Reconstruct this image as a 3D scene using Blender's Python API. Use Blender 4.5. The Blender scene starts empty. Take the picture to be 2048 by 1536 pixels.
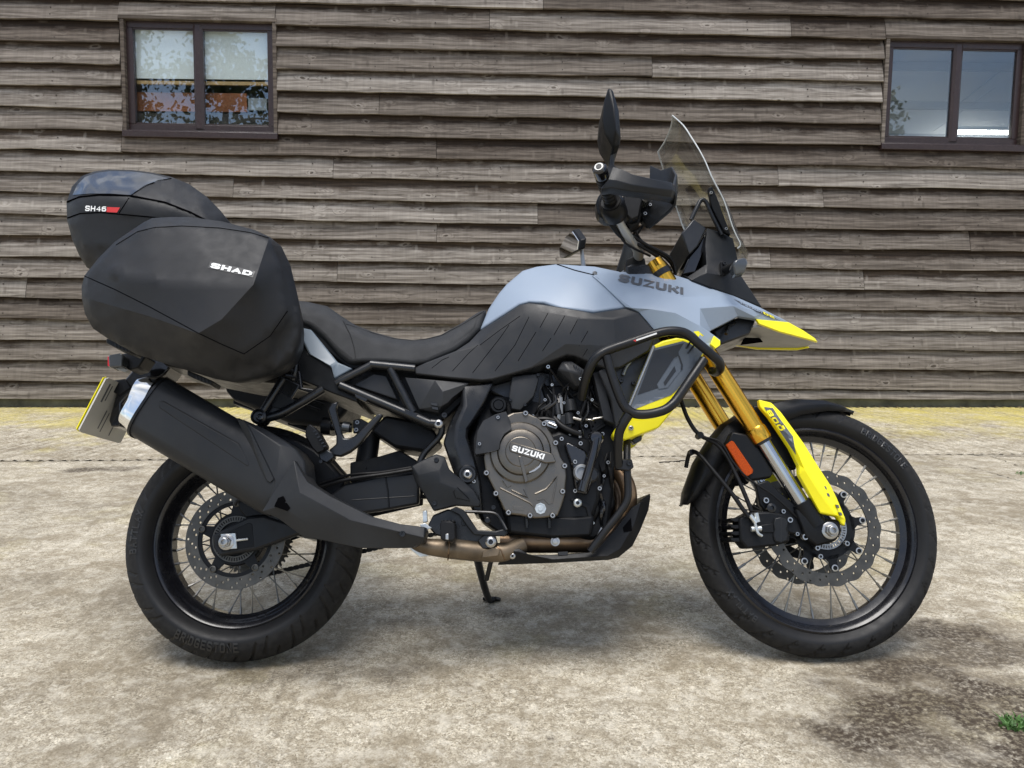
import bpy, bmesh, math, random
import numpy as np
from mathutils import Vector, Matrix, noise as mnoise
from mathutils.geometry import delaunay_2d_cdt
from mathutils.bvhtree import BVHTree

S = bpy.context.scene
COL = S.collection
rnd = random.Random(11)
PI = math.pi
R_ = math.radians

# ---------------------------------------------------------------- camera
FPX = 1500.0
PITCH, ROLL, CAM_H = R_(5.25), R_(0.19), 0.9245
FWD = Vector((0, math.cos(PITCH), -math.sin(PITCH)))
_r0 = Vector((1, 0, 0)); _u0 = _r0.cross(FWD)
RGT = _r0 * math.cos(ROLL) + _u0 * math.sin(ROLL)
UPV = _u0 * math.cos(ROLL) - _r0 * math.sin(ROLL)
EYE = Vector((0, 0, CAM_H))
cam_data = bpy.data.cameras.new('camera')
cam = bpy.data.objects.new('camera', cam_data); COL.objects.link(cam)
cam_data.sensor_fit = 'HORIZONTAL'; cam_data.sensor_width = 36.0
cam_data.lens = 36.0 * FPX / 2048.0
cam_data.clip_start = 0.05; cam_data.clip_end = 500.0
cam.matrix_world = Matrix((
    (RGT.x, UPV.x, -FWD.x, EYE.x), (RGT.y, UPV.y, -FWD.y, EYE.y),
    (RGT.z, UPV.z, -FWD.z, EYE.z), (0, 0, 0, 1)))
S.camera = cam

# ---------------------------------------------------------------- sky, sun, exposure
SUN_EL, SUN_AZ = R_(74), R_(190)          # azimuth measured clockwise from +Y
world = bpy.data.worlds.new('World'); S.world = world
world.use_nodes = True
wn, wl = world.node_tree.nodes, world.node_tree.links
bg = wn['Background']; bg.inputs['Strength'].default_value = 0.125
sky = wn.new('ShaderNodeTexSky'); sky.sky_type = 'NISHITA'; sky.sun_disc = False
sky.sun_elevation = SUN_EL; sky.sun_rotation = SUN_AZ
sky.air_density = 1.0; sky.dust_density = 1.5; sky.ozone_density = 1.0
tc = wn.new('ShaderNodeTexCoord')
mp = wn.new('ShaderNodeMapping'); mp.inputs['Scale'].default_value = (1.0, 1.0, 2.2)
cn = wn.new('ShaderNodeTexNoise'); cn.inputs['Scale'].default_value = 2.1
cn.inputs['Detail'].default_value = 7; cn.inputs['Roughness'].default_value = 0.58
cr = wn.new('ShaderNodeValToRGB')
cr.color_ramp.elements[0].position = 0.42; cr.color_ramp.elements[1].position = 0.66
cn2 = wn.new('ShaderNodeTexNoise'); cn2.inputs['Scale'].default_value = 3.4; cn2.inputs['Detail'].default_value = 5
cr2 = wn.new('ShaderNodeValToRGB')
cr2.color_ramp.elements[0].position = 0.3; cr2.color_ramp.elements[1].position = 0.72
cr2.color_ramp.elements[0].color = (2.6, 2.75, 3.0, 1); cr2.color_ramp.elements[1].color = (8.2, 8.2, 8.2, 1)
mx = wn.new('ShaderNodeMix'); mx.data_type = 'RGBA'
wl.new(tc.outputs['Generated'], mp.inputs['Vector'])
wl.new(mp.outputs['Vector'], cn.inputs['Vector']); wl.new(mp.outputs['Vector'], cn2.inputs['Vector'])
wl.new(cn.outputs['Fac'], cr.inputs['Fac']); wl.new(cn2.outputs['Fac'], cr2.inputs['Fac'])
wl.new(cr.outputs['Color'], mx.inputs['Factor'])
wl.new(sky.outputs['Color'], mx.inputs['A']); wl.new(cr2.outputs['Color'], mx.inputs['B'])
wl.new(mx.outputs['Result'], bg.inputs['Color'])

sun_d = bpy.data.lights.new('sun', 'SUN'); sun_d.energy = 2.15; sun_d.angle = R_(34)
sun_d.color = (1.0, 0.97, 0.93)
sun = bpy.data.objects.new('sun', sun_d); COL.objects.link(sun)
_sd = Vector((math.sin(SUN_AZ) * math.cos(SUN_EL), math.cos(SUN_AZ) * math.cos(SUN_EL), math.sin(SUN_EL)))
sun.rotation_euler = _sd.to_track_quat('Z', 'Y').to_euler(); sun.location = (0, -4, 9)

vs = S.view_settings
vs.view_transform = 'Standard'; vs.look = 'None'; vs.gamma = 1.0; vs.use_curve_mapping = False
vs.exposure = 0.68
S.cycles.max_bounces = 8; S.cycles.transparent_max_bounces = 16

# ---------------------------------------------------------------- pixel rays
def ray(px, py):
    return FWD + RGT * ((px - 1024) / FPX) + UPV * ((768 - py) / FPX)
def on_ground(px, py, z=0.0):
    d = ray(px, py); return EYE + d * ((z - CAM_H) / d.z)
# bike frame: U forward, W up in the leaning plane, V towards the camera side
BIKE_O = Vector((-0.7265, 1.9165, 0.0)); YAW, LEAN = R_(1.116), R_(18)
_c, _s, _cl, _sl = math.cos(YAW), math.sin(YAW), math.cos(LEAN), math.sin(LEAN)
BU = Vector((_c, _s, 0)); BW = Vector((-_s * _sl, _c * _sl, _cl)); BV = Vector((_s * _cl, -_c * _cl, _sl))
BIKE_M = Matrix(((BU.x, -BV.x, BW.x, BIKE_O.x), (BU.y, -BV.y, BW.y, BIKE_O.y), (BU.z, -BV.z, BW.z, BIKE_O.z), (0, 0, 0, 1)))
BIKE_I = BIKE_M.inverted()
def B(px, py, v):
    d = ray(px, py); t = ((BIKE_O - EYE).dot(BV) + v) / d.dot(BV)
    q = EYE + d * t - BIKE_O
    return Vector((q.dot(BU), -v, q.dot(BW)))
def mpx(px, py, v):                      # metres per source pixel there
    return (B(px + 1, py, v) - B(px, py, v)).length
EYE_L = BIKE_I @ EYE

# ---------------------------------------------------------------- node helpers
def new_mat(name):
    m = bpy.data.materials.new(name); m.use_nodes = True
    return m, m.node_tree.nodes, m.node_tree.links, m.node_tree.nodes['Principled BSDF']
def ramp(n, stops):
    r = n.new('ShaderNodeValToRGB'); e = r.color_ramp.elements
    while len(e) < len(stops): e.new(0.5)
    for k, (p, c) in enumerate(stops):
        e[k].position = p; e[k].color = (c, c, c, 1) if not hasattr(c, '__len__') else (*c, 1)
    return r
def mixc(n, l, fac, a, b, mode='MIX'):
    m = n.new('ShaderNodeMix'); m.data_type = 'RGBA'; m.blend_type = mode
    for key, val in (('Factor', fac), ('A', a), ('B', b)):
        if hasattr(val, 'is_linked'): l.new(val, m.inputs[key])
        elif key == 'Factor': m.inputs[key].default_value = val
        else: m.inputs[key].default_value = (*val, 1)
    return m.outputs['Result']
def mathn(n, l, op, a, b=None, clamp=False):
    m = n.new('ShaderNodeMath'); m.operation = op; m.use_clamp = clamp
    for k, val in enumerate((a, b)):
        if val is None: continue
        if hasattr(val, 'is_linked'): l.new(val, m.inputs[k])
        else: m.inputs[k].default_value = val
    return m.outputs[0]
def plain(name, col, rough=0.5, metal=0.0, var=0.12, vscale=9.0, bump=0.0, bscale=900.0, coat=0.0, spec=0.5, rvar=0.1, dust=0.0):
    m, n, l, b = new_mat(name)
    t = n.new('ShaderNodeTexCoord')
    no = n.new('ShaderNodeTexNoise'); no.inputs['Scale'].default_value = vscale; no.inputs['Detail'].default_value = 6
    l.new(t.outputs['Object'], no.inputs['Vector'])
    lo = tuple(c * (1 - var) for c in col); hi = tuple(min(1, c * (1 + var)) for c in col)
    rp = ramp(n, [(0.3, lo), (0.7, hi)]); l.new(no.outputs['Fac'], rp.inputs['Fac'])
    out = rp.outputs['Color']
    if dust:
        n2 = n.new('ShaderNodeTexNoise'); n2.inputs['Scale'].default_value = 60; n2.inputs['Detail'].default_value = 8; n2.inputs['Roughness'].default_value = 0.7
        l.new(t.outputs['Object'], n2.inputs['Vector'])
        r2 = ramp(n, [(0.52, 0.0), (0.75, dust)]); l.new(n2.outputs['Fac'], r2.inputs['Fac'])
        out = mixc(n, l, r2.outputs['Color'], out, (0.30, 0.26, 0.20))
    l.new(out, b.inputs['Base Color'])
    rr = ramp(n, [(0.25, max(0.02, rough - rvar)), (0.75, min(1, rough + rvar))])
    n3 = n.new('ShaderNodeTexNoise'); n3.inputs['Scale'].default_value = 38; n3.inputs['Detail'].default_value = 7
    l.new(t.outputs['Object'], n3.inputs['Vector']); l.new(n3.outputs['Fac'], rr.inputs['Fac'])
    l.new(rr.outputs['Color'], b.inputs['Roughness'])
    b.inputs['Metallic'].default_value = metal; b.inputs['Coat Weight'].default_value = coat
    b.inputs['Coat Roughness'].default_value = 0.08; b.inputs['Specular IOR Level'].default_value = spec
    if bump:
        n4 = n.new('ShaderNodeTexNoise'); n4.inputs['Scale'].default_value = bscale; n4.inputs['Detail'].default_value = 3
        l.new(t.outputs['Object'], n4.inputs['Vector'])
        bp = n.new('ShaderNodeBump'); bp.inputs['Strength'].default_value = bump; bp.inputs['Distance'].default_value = 0.001
        l.new(n4.outputs['Fac'], bp.inputs['Height']); l.new(bp.outputs['Normal'], b.inputs['Normal'])
    return m

M = {}
M['plastic'] = plain('black_plastic', (0.0065, 0.007, 0.008), 0.38, bump=0.22, spec=0.19, dust=0.008)
M['plastic2'] = plain('charcoal_plastic', (0.012, 0.013, 0.0145), 0.38, bump=0.25, spec=0.24, dust=0.010)
M['case'] = plain('case_shell', (0.0120, 0.0125, 0.014), 0.50, bump=0.35, bscale=1400, dust=0.008, vscale=4, spec=0.32)
M['gloss'] = plain('gloss_black', (0.006, 0.006, 0.007), 0.12, coat=0.4, dust=0.01)
M['casegloss'] = plain('smoked_lid', (0.03, 0.033, 0.037), 0.10, coat=1.0, rvar=0.03)
M['frame'] = plain('frame_black', (0.0055, 0.006, 0.007), 0.30, bump=0.1, dust=0.010, spec=0.48)
M['tube'] = plain('powder_coat', (0.006, 0.006, 0.0065), 0.34, bump=0.2, dust=0.008, spec=0.38)
M['panel'] = plain('satin_charcoal', (0.024, 0.025, 0.027), 0.38, bump=0.18, dust=0.008, spec=0.28)
M['paint'] = plain('grey_blue_paint', (0.255, 0.310, 0.385), 0.40, var=0.05, vscale=3, rvar=0.04)
M['paint2'] = plain('slate_blue_paint', (0.15, 0.185, 0.22), 0.40, var=0.05, rvar=0.05)
M['greydecal'] = plain('grey_decal', (0.085, 0.100, 0.120), 0.34, var=0.04)
M['yellow'] = plain('yellow_plastic', (0.90, 0.80, 0.008), 0.34, var=0.03, rvar=0.05, dust=0.02)
M['rubber'] = plain('tyre_rubber', (0.0085, 0.0085, 0.009), 0.58, bump=0.3, bscale=500, var=0.2, dust=0.025, spec=0.26)
M['hose'] = plain('hose_rubber', (0.005, 0.005, 0.0055), 0.46, dust=0.012, spec=0.25)
M['rim'] = plain('rim_black', (0.006, 0.006, 0.0075), 0.24, coat=0.12, dust=0.02)
M['steel'] = plain('steel', (0.42, 0.41, 0.39), 0.30, metal=1.0, dust=0.05)
M['spoke'] = plain('spoke_steel', (0.24, 0.235, 0.22), 0.38, metal=0.9)
M['chrome'] = plain('chrome', (0.86, 0.86, 0.84), 0.06, metal=1.0, rvar=0.03)
M['disc'] = plain('disc_steel', (0.080, 0.077, 0.070), 0.42, metal=0.75, vscale=40, var=0.2)
M['alloy'] = plain('cast_alloy', (0.30, 0.31, 0.32), 0.42, metal=0.9, bump=0.2)
M['gold'] = plain('gold_anodised', (0.72, 0.40, 0.05), 0.22, metal=1.0, var=0.06, rvar=0.05)
M['bronze'] = plain('bronze_cover', (0.145, 0.130, 0.110), 0.33, metal=1.0, bump=0.25, var=0.1)
M['pipe'] = plain('heat_stained_steel', (0.19, 0.125, 0.075), 0.38, metal=0.85, var=0.5, vscale=14, dust=0.12)
M['can'] = plain('satin_silencer', (0.016, 0.017, 0.0185), 0.46, bump=0.2, spec=0.32, dust=0.012)
M['seat'] = plain('seat_fabric', (0.011, 0.012, 0.0135), 0.58, bump=0.9, bscale=1700, var=0.1)
M['white'] = plain('white_print', (0.80, 0.80, 0.78), 0.5, var=0.02)
M['red'] = plain('red_print', (0.55, 0.03, 0.03), 0.4, var=0.03)
M['darkprint'] = plain('dark_print', (0.085, 0.09, 0.10), 0.42, var=0.04)
M['groove'] = plain('panel_gap', (0.003, 0.003, 0.0035), 1.0, spec=0.0)
M['blackprint_shade'] = plain('black_print_shade', (0.010, 0.011, 0.013), 0.35, var=0.05)
M['plategrey'] = plain('plate_back', (0.56, 0.55, 0.50), 0.55, var=0.08, dust=0.1)
M['orange'] = plain('reflector_orange', (0.36, 0.05, 0.002), 0.35, coat=0.0, spec=0.2, var=0.3, vscale=300)
M['redlens'] = plain('red_lens', (0.50, 0.02, 0.03), 0.15, coat=0.5)
M['smoke'] = plain('dark_lens', (0.05, 0.055, 0.06), 0.12, coat=0.6)
M['under'] = plain('under_panel', (0.30, 0.30, 0.29), 0.45, var=0.08)
M['slider'] = plain('fork_slider', (0.46, 0.47, 0.48), 0.12, metal=1.0, rvar=0.03)
M['barsilver'] = plain('bar_silver', (0.42, 0.42, 0.40), 0.34, metal=0.45, var=0.06)
M['nut'] = plain('galvanised', (0.55, 0.57, 0.56), 0.38, metal=0.9, vscale=60, var=0.2)
def schlick(n, l, f0, k):
    lw = n.new('ShaderNodeLayerWeight'); lw.inputs['Blend'].default_value = 0.5
    p = mathn(n, l, 'POWER', lw.outputs['Facing'], 4.0)
    return mathn(n, l, 'ADD', mathn(n, l, 'MULTIPLY', p, k), f0, True)
def clear_plastic():
    m, n, l, b = new_mat('clear_screen')
    o = n['Material Output']
    tr = n.new('ShaderNodeBsdfTransparent'); tr.inputs['Color'].default_value = (0.80, 0.81, 0.80, 1)
    gl = n.new('ShaderNodeBsdfGlossy'); gl.inputs['Roughness'].default_value = 0.04
    fr = schlick(n, l, 0.05, 0.45)
    ms = n.new('ShaderNodeMixShader')
    l.new(fr, ms.inputs[0]); l.new(tr.outputs[0], ms.inputs[1]); l.new(gl.outputs[0], ms.inputs[2]); l.new(ms.outputs[0], o.inputs['Surface'])
    return m
M['screen'] = clear_plastic()
def frosted():
    m, n, l, b = new_mat('cut_acrylic_edge')
    b.inputs['Base Color'].default_value = (0.50, 0.52, 0.51, 1); b.inputs['Roughness'].default_value = 0.25
    return m
M['edge'] = frosted()
def glass():
    m, n, l, b = new_mat('window_glass')
    o = n['Material Output']
    tr = n.new('ShaderNodeBsdfTransparent'); tr.inputs['Color'].default_value = (0.92, 0.94, 0.94, 1)
    gl = n.new('ShaderNodeBsdfGlossy'); gl.inputs['Roughness'].default_value = 0.0; gl.inputs['Color'].default_value = (0.9, 0.95, 1, 1)
    fr = schlick(n, l, 0.095, 0.9)
    t = n.new('ShaderNodeTexCoord')
    no = n.new('ShaderNodeTexNoise'); no.inputs['Scale'].default_value = 1.3
    l.new(t.outputs['Object'], no.inputs['Vector'])
    bp = n.new('ShaderNodeBump'); bp.inputs['Strength'].default_value = 0.02; bp.inputs['Distance'].default_value = 0.05
    l.new(no.outputs['Fac'], bp.inputs['Height']); l.new(bp.outputs['Normal'], gl.inputs['Normal'])
    ms = n.new('ShaderNodeMixShader')
    l.new(fr, ms.inputs[0]); l.new(tr.outputs[0], ms.inputs[1]); l.new(gl.outputs[0], ms.inputs[2]); l.new(ms.outputs[0], o.inputs['Surface'])
    return m
M['glass'] = glass()

# ---------------------------------------------------------------- mesh helpers
def link(name, me, mat, parent=None, loc=None):
    o = bpy.data.objects.new(name, me); COL.objects.link(o)
    if mat is not None:
        me.materials.clear(); me.materials.append(M[mat] if isinstance(mat, str) else mat)
    if parent is not None: o.parent = parent
    if loc is not None: o.location = loc
    return o
def mesh_from(name, v, f, smooth=30, merge=True):
    bm = bmesh.new()
    vs_ = [bm.verts.new(p) for p in v]
    for q in f:
        try: bm.faces.new([vs_[i] for i in q])
        except ValueError: pass
    if merge: bmesh.ops.remove_doubles(bm, verts=bm.verts, dist=1e-6)
    bmesh.ops.recalc_face_normals(bm, faces=bm.faces)
    me = bpy.data.meshes.new(name); bm.to_mesh(me); bm.free()
    if smooth:
        me.polygons.foreach_set('use_smooth', [True] * len(me.polygons))
        me.set_sharp_from_angle(angle=R_(smooth))
    return me
def bevel(o, w, seg=2, ang=28):
    md = o.modifiers.new('bevel', 'BEVEL'); md.width = w; md.segments = seg
    md.limit_method = 'ANGLE'; md.angle_limit = R_(ang); md.use_clamp_overlap = True
    return o
SURF = {}
def bvh_of(o):
    if o.name not in SURF:
        me = o.data
        SURF[o.name] = BVHTree.FromPolygons([o.matrix_basis @ v.co for v in me.vertices], [tuple(p.vertices) for p in me.polygons])
    return SURF[o.name]
def cast(objs, px, py, lift=0.0015, vfall=0.2):
    d = (BIKE_I.to_3x3() @ ray(px, py)).normalized(); best = None
    for o in objs:
        h = bvh_of(o).ray_cast(EYE_L, d)
        if h[0] is not None and (best is None or h[3] < best[1]): best = (h[0], h[3])
    p = best[0] if best else B(px, py, vfall)
    return p - d * lift
def empty(name, label=None, cat=None, parent=None, loc=(0, 0, 0), group=None):
    o = bpy.data.objects.new(name, None); COL.objects.link(o); o.empty_display_size = 0.1
    if parent: o.parent = parent
    o.location = loc
    if label: o['label'] = label
    if cat: o['category'] = cat
    if group: o['group'] = group
    return o

def body(name, outline, creases=(), mat='plastic', parent=None, back=None, thick=None, bev=0.004, smooth=30, seg=2, grid=0, back_scale=1.0, soft=1, sharp=()):
    """solid from a side outline [(px,py,v)...] with inner crease polylines.
    back: 'mirror' | lateral v of the flat back ; thick: shell thickness"""
    pts, idx = [], {}
    def pid(p):
        k = (round(p[0], 2), round(p[1], 2))
        if k not in idx: idx[k] = len(pts); pts.append(p)
        return idx[k]
    if grid:
        def dense(pl, close=False):
            out = []
            q = list(pl) + ([pl[0]] if close else [])
            for a, b in zip(q, q[1:]):
                k = max(1, int(math.hypot(b[0] - a[0], b[1] - a[1]) / grid))
                out += [tuple(a[j] + (b[j] - a[j]) * i / k for j in range(3)) for i in range(k)]
            return out if close else out + [q[-1]]
        outline = dense(outline, True); creases = [dense(c) for c in creases]
    loop = [pid(p) for p in outline]
    edges = [(loop[i], loop[(i + 1) % len(loop)]) for i in range(len(loop))]
    for c in creases:
        ids = [pid(p) for p in c]
        edges += [(a, b) for a, b in zip(ids, ids[1:]) if a != b]
    nfix = len(pts)
    if grid:
        xs = [p[0] for p in outline]; ys = [p[1] for p in outline]
        fx = np.array([(p[0], p[1]) for p in pts])
        y = min(ys); row = 0
        while y < max(ys):
            x = min(xs) + (row % 2) * grid / 2
            while x < max(xs):
                if np.min(np.hypot(fx[:, 0] - x, fx[:, 1] - y)) > grid * .55:
                    c = False
                    for (x0, y0, _), (x1, y1, _) in zip(outline, outline[1:] + outline[:1]):
                        if (y0 > y) != (y1 > y) and x < (x1 - x0) * (y - y0) / (y1 - y0) + x0: c = not c
                    if c: pts.append((x, y, None))
                x += grid
            y += grid * .87; row += 1
    r = delaunay_2d_cdt([Vector((p[0], p[1])) for p in pts], edges, [], 1, 0.01)
    orig = r[3]; val = []; free = []
    for k, co in enumerate(r[0]):
        v = None
        if orig[k]: v = pts[orig[k][0]][2]
        else: v = min(pts[:nfix], key=lambda p: (p[0] - co.x) ** 2 + (p[1] - co.y) ** 2)[2]
        if v is None: free.append(k)
        val.append(v)
    if free:
        # harmonic fill between the creases
        nb = [set() for _ in val]
        for f in r[2]:
            for a, b in zip(f, f[1:] + f[:1]): nb[a].add(b); nb[b].add(a)
        mean = sum(v for v in val if v is not None) / max(1, len(val) - len(free))
        for k in free: val[k] = mean
        for _ in range(160):
            for k in free:
                if nb[k]: val[k] = sum(val[j] for j in nb[k]) / len(nb[k])
        rim = set(i for i, o_ in enumerate(orig) if o_ and o_[0] < len(outline))
        for _ in range(soft):
            val = [v if (i in rim or not nb[i]) else .5 * v + .5 * sum(val[j] for j in nb[i]) / len(nb[i]) for i, v in enumerate(val)]
    vv = [B(co.x, co.y, v) for co, v in zip(r[0], val)]
    n = len(vv); fs = [tuple(f) for f in r[2]]
    if back == 'mirror': bk = [Vector((p.x, -p.y, p.z)) for p in vv]
    elif back is not None:
        cx = sum(p.x for p in vv) / n; cz = sum(p.z for p in vv) / n
        bk = [Vector((cx + (p.x - cx) * back_scale, -back, cz + (p.z - cz) * back_scale)) for p in vv]
    else: bk = [Vector((p.x, p.y + (thick or 0.01), p.z)) for p in vv]
    F = list(fs) + [tuple(i + n for i in reversed(f)) for f in fs]
    cnt = {}
    for f in fs:
        for a, b in zip(f, f[1:] + f[:1]): cnt[(a, b)] = 1
    for (a, b) in cnt:
        if (b, a) not in cnt: F.append((b, a, a + n, b + n))
    me = mesh_from(name, vv + bk, F, smooth)
    if sharp:
        rk = lambda p: (round(p[0], 5), round(p[1], 5), round(p[2], 5))
        cl = [B(*p) for k in sharp for p in creases[k] if p[2] is not None]
        by = {}
        for i, co in enumerate(r[0]): by[(round(co.x, 2), round(co.y, 2))] = vv[i]
        es = set()
        for k in sharp:
            q = [by.get((round(p[0], 2), round(p[1], 2))) for p in creases[k]]
            for a, b in zip(q, q[1:]):
                if a is not None and b is not None:
                    es.add(frozenset((rk(a), rk(b))))
                    if back == 'mirror': es.add(frozenset((rk((a.x, -a.y, a.z)), rk((b.x, -b.y, b.z)))))
        sa = me.attributes.get('sharp_edge') or me.attributes.new('sharp_edge', 'BOOLEAN', 'EDGE')
        for e in me.edges:
            if frozenset((rk(me.vertices[e.vertices[0]].co), rk(me.vertices[e.vertices[1]].co))) in es: sa.data[e.index].value = True
    o = link(name, me, mat, parent)
    if bev: bevel(o, bev, seg)
    return o
def P(pl, v): return [(x, y, v) for x, y in pl]
def twin(o, parent=None, name=None):
    """mirror image of a part on the far side of the bike"""
    me = o.data.copy()
    for v in me.vertices: v.co.y = -v.co.y
    me.flip_normals()
    c = bpy.data.objects.new(name or o.name.split('.')[0], me); COL.objects.link(c)
    c.parent = parent or o.parent
    for md in o.modifiers:
        if md.type == 'BEVEL': bevel(c, md.width, md.segments)
    return c

def spline(pts, n=6):
    if len(pts) < 3: return list(pts)
    out = []
    P_ = [pts[0] * 2 - pts[1]] + list(pts) + [pts[-1] * 2 - pts[-2]]
    for i in range(1, len(P_) - 2):
        a, b, c, d = P_[i - 1:i + 3]
        for k in range(n):
            t = k / n
            out.append(0.5 * ((2 * b) + (c - a) * t + (2 * a - 5 * b + 4 * c - d) * t * t + (3 * b - a - 3 * c + d) * t ** 3))
    out.append(pts[-1]); return out
def sweep(path, rad, seg=10, cap=True):
    """returns verts, faces of a tube along 3-D points; rad a number or list"""
    n = len(path); rs = rad if hasattr(rad, '__len__') else [rad] * n
    V_, F_ = [], []
    t0 = (path[1] - path[0]).normalized()
    nrm = t0.orthogonal().normalized()
    for i, p in enumerate(path):
        t = (path[min(i + 1, n - 1)] - path[max(i - 1, 0)])
        t = t.normalized() if t.length > 1e-9 else t0
        nrm = (nrm - t * nrm.dot(t)).normalized(); bn = t.cross(nrm)
        for k in range(seg):
            a = 2 * PI * k / seg
            V_.append(p + (nrm * math.cos(a) + bn * math.sin(a)) * rs[i])
    for i in range(n - 1):
        for k in range(seg):
            F_.append((i * seg + k, i * seg + (k + 1) % seg, (i + 1) * seg + (k + 1) % seg, (i + 1) * seg + k))
    if cap: F_ += [tuple(range(seg))[::-1], tuple(range((n - 1) * seg, n * seg))]
    return V_, F_
def tube(name, pts, rad, mat, parent, seg=10, n=6, smooth=40, local=False):
    q = [p if local else B(*p) for p in pts]
    path = spline(q, n)
    if hasattr(rad, '__len__'):
        m = len(path); k = len(rad)
        rs = []
        for i in range(m):
            t = i / (m - 1) * (k - 1); a = int(min(t, k - 2)); rs.append(rad[a] + (rad[a + 1] - rad[a]) * (t - a))
        rad = rs
    v, f = sweep(path, rad, seg)
    return link(name, mesh_from(name, v, f, smooth), mat, parent)
def lathe_mesh(name, prof, seg=32, smooth=30, closed=False):
    """revolve [(v, r)...] about the bike's lateral axis through the local origin"""
    V_, F_ = [], []; n = len(prof)
    for k in range(seg):
        a = 2 * PI * k / seg
        for v, r in prof: V_.append(Vector((r * math.cos(a), -v, r * math.sin(a))))
    for k in range(seg):
        k2 = (k + 1) % seg
        for j in range(n if closed else n - 1):
            j2 = (j + 1) % n
            F_.append((k * n + j, k * n + j2, k2 * n + j2, k2 * n + j))
    if not closed:
        if prof[0][1] > 1e-6: F_.append(tuple(k * n for k in range(seg)))
        if prof[-1][1] > 1e-6: F_.append(tuple(k * n + n - 1 for k in range(seg))[::-1])
    return mesh_from(name, V_, F_, smooth)
def lathe(name, at, prof, mat, parent, seg=32, smooth=30, closed=False):
    p = B(*at) if not isinstance(at, Vector) else at
    c = Vector((p.x, 0, p.z)) if isinstance(at, Vector) is False else p
    return link(name, lathe_mesh(name, prof, seg, smooth, closed), mat, parent, c)
BOLT = {}
def bolt(px, py, v, r_px=5.5, mat='steel', parent=None, objs=None, kind='socket'):
    key = (kind, mat)
    if key not in BOLT:
        if kind == 'socket': pr = [(-0.6, 1.0), (0.55, 1.0), (0.75, 0.86), (0.75, 0.52), (0.15, 0.46), (0.15, 0.0)]
        else: pr = [(-0.6, 1.0), (0.25, 1.0), (0.45, 0.8), (0.55, 0.62), (0.55, 0.45), (0.1, 0.42), (0.1, 0.0)]
        BOLT[key] = lathe_mesh('bolt', pr, 12, 35)
        BOLT[key].materials.append(M[mat]); BOLT[key].materials.append(M['blackprint_shade'])  # socket floor coloured black in place of its depth shading
        for p in BOLT[key].polygons:
            if max(math.hypot(BOLT[key].vertices[i].co.x, BOLT[key].vertices[i].co.z) for i in p.vertices) < .56: p.material_index = 1
    o = bpy.data.objects.new('bolt', BOLT[key]); COL.objects.link(o); o.parent = parent
    p = cast(objs, px, py, 0.0, v) if objs else B(px, py, v)
    o.location = p; s = r_px * mpx(px, py, v); o.scale = (s, s, s)
    return o

# ---------------------------------------------------------------- lettering (stroke font, own shapes)
GL = {
 'S': [[(1, .88), (.86, 1), (.14, 1), (0, .86), (0, .66), (.14, .54), (.86, .46), (1, .34), (1, .14), (.86, 0), (.14, 0), (0, .12)]],
 'U': [[(0, 1), (0, .16), (.16, 0), (.84, 0), (1, .16), (1, 1)]],
 'Z': [[(0, 1), (1, 1), (0, 0), (1, 0)]],
 'K': [[(0, 1), (0, 0)], [(1, 1), (.45, .5), (1, 0)]],
 'I': [[(.5, 1), (.5, 0)]],
 'H': [[(0, 1), (0, 0)], [(1, 1), (1, 0)], [(.12, .5), (.88, .5)]],
 'A': [[(0, 0), (.5, 1), (1, 0)], [(.28, .32), (.72, .32)]],
 'D': [[(0, .0), (0, 1), (.72, 1), (1, .74), (1, .26), (.72, 0), (.12, 0)]],
 '4': [[(.78, 0), (.78, 1), (0, .3), (.66, .3)], [(.88, .3), (1, .3)]],
 '6': [[(.9, 1), (.25, 1), (0, .8), (0, .16), (.16, 0), (.84, 0), (1, .16), (1, .44), (.84, .58), (.14, .58)]],
 'B': [[(0, 0), (0, 1), (.8, 1), (.95, .86), (.95, .66), (.8, .53), (.14, .53)], [(.86, .5), (1, .38), (1, .14), (.84, 0), (.12, 0)]],
 'R': [[(0, 0), (0, 1), (.82, 1), (1, .86), (1, .62), (.82, .48), (.12, .48)], [(.5, .42), (1, 0)]],
 'G': [[(1, .84), (.84, 1), (.16, 1), (0, .84), (0, .16), (.16, 0), (.84, 0), (1, .16), (1, .46), (.55, .46)]],
 'E': [[(1, 1), (0, 1), (0, 0), (1, 0)], [(.12, .5), (.85, .5)]],
 'T': [[(0, 1), (1, 1)], [(.5, .9), (.5, 0)]],
 'O': [[(.5, 1), (.16, 1), (0, .84), (0, .16), (.16, 0), (.84, 0), (1, .16), (1, .84), (.84, 1), (.5, 1)]],
 'N': [[(0, 0), (0, 1), (1, 0), (1, 1)]],
 '8': [[(.5, .53), (.14, .53), (0, .66), (0, .86), (.14, 1), (.86, 1), (1, .86), (1, .66), (.86, .53), (.5, .53)],
       [(.2, .45), (0, .36), (0, .14), (.14, 0), (.86, 0), (1, .14), (1, .36), (.8, .45)]],
 '0': [[(.5, 1), (.16, 1), (0, .84), (0, .16), (.16, 0), (.84, 0), (1, .16), (1, .84), (.84, 1), (.5, 1)]],
 'V': [[(0, 1), (.5, 0), (1, 1)]], 'M': [[(0, 0), (0, 1), (.5, .35), (1, 1), (1, 0)]], '-': [[(.1, .5), (.9, .5)]],
 'C': [[(1, .84), (.84, 1), (.16, 1), (0, .84), (0, .16), (.16, 0), (.84, 0), (1, .16)]],
 'L': [[(0, 1), (0, 0), (1, 0)]], 'X': [[(0, 1), (1, 0)], [(0, 0), (.45, .45)], [(.55, .55), (1, 1)]],
}
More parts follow.
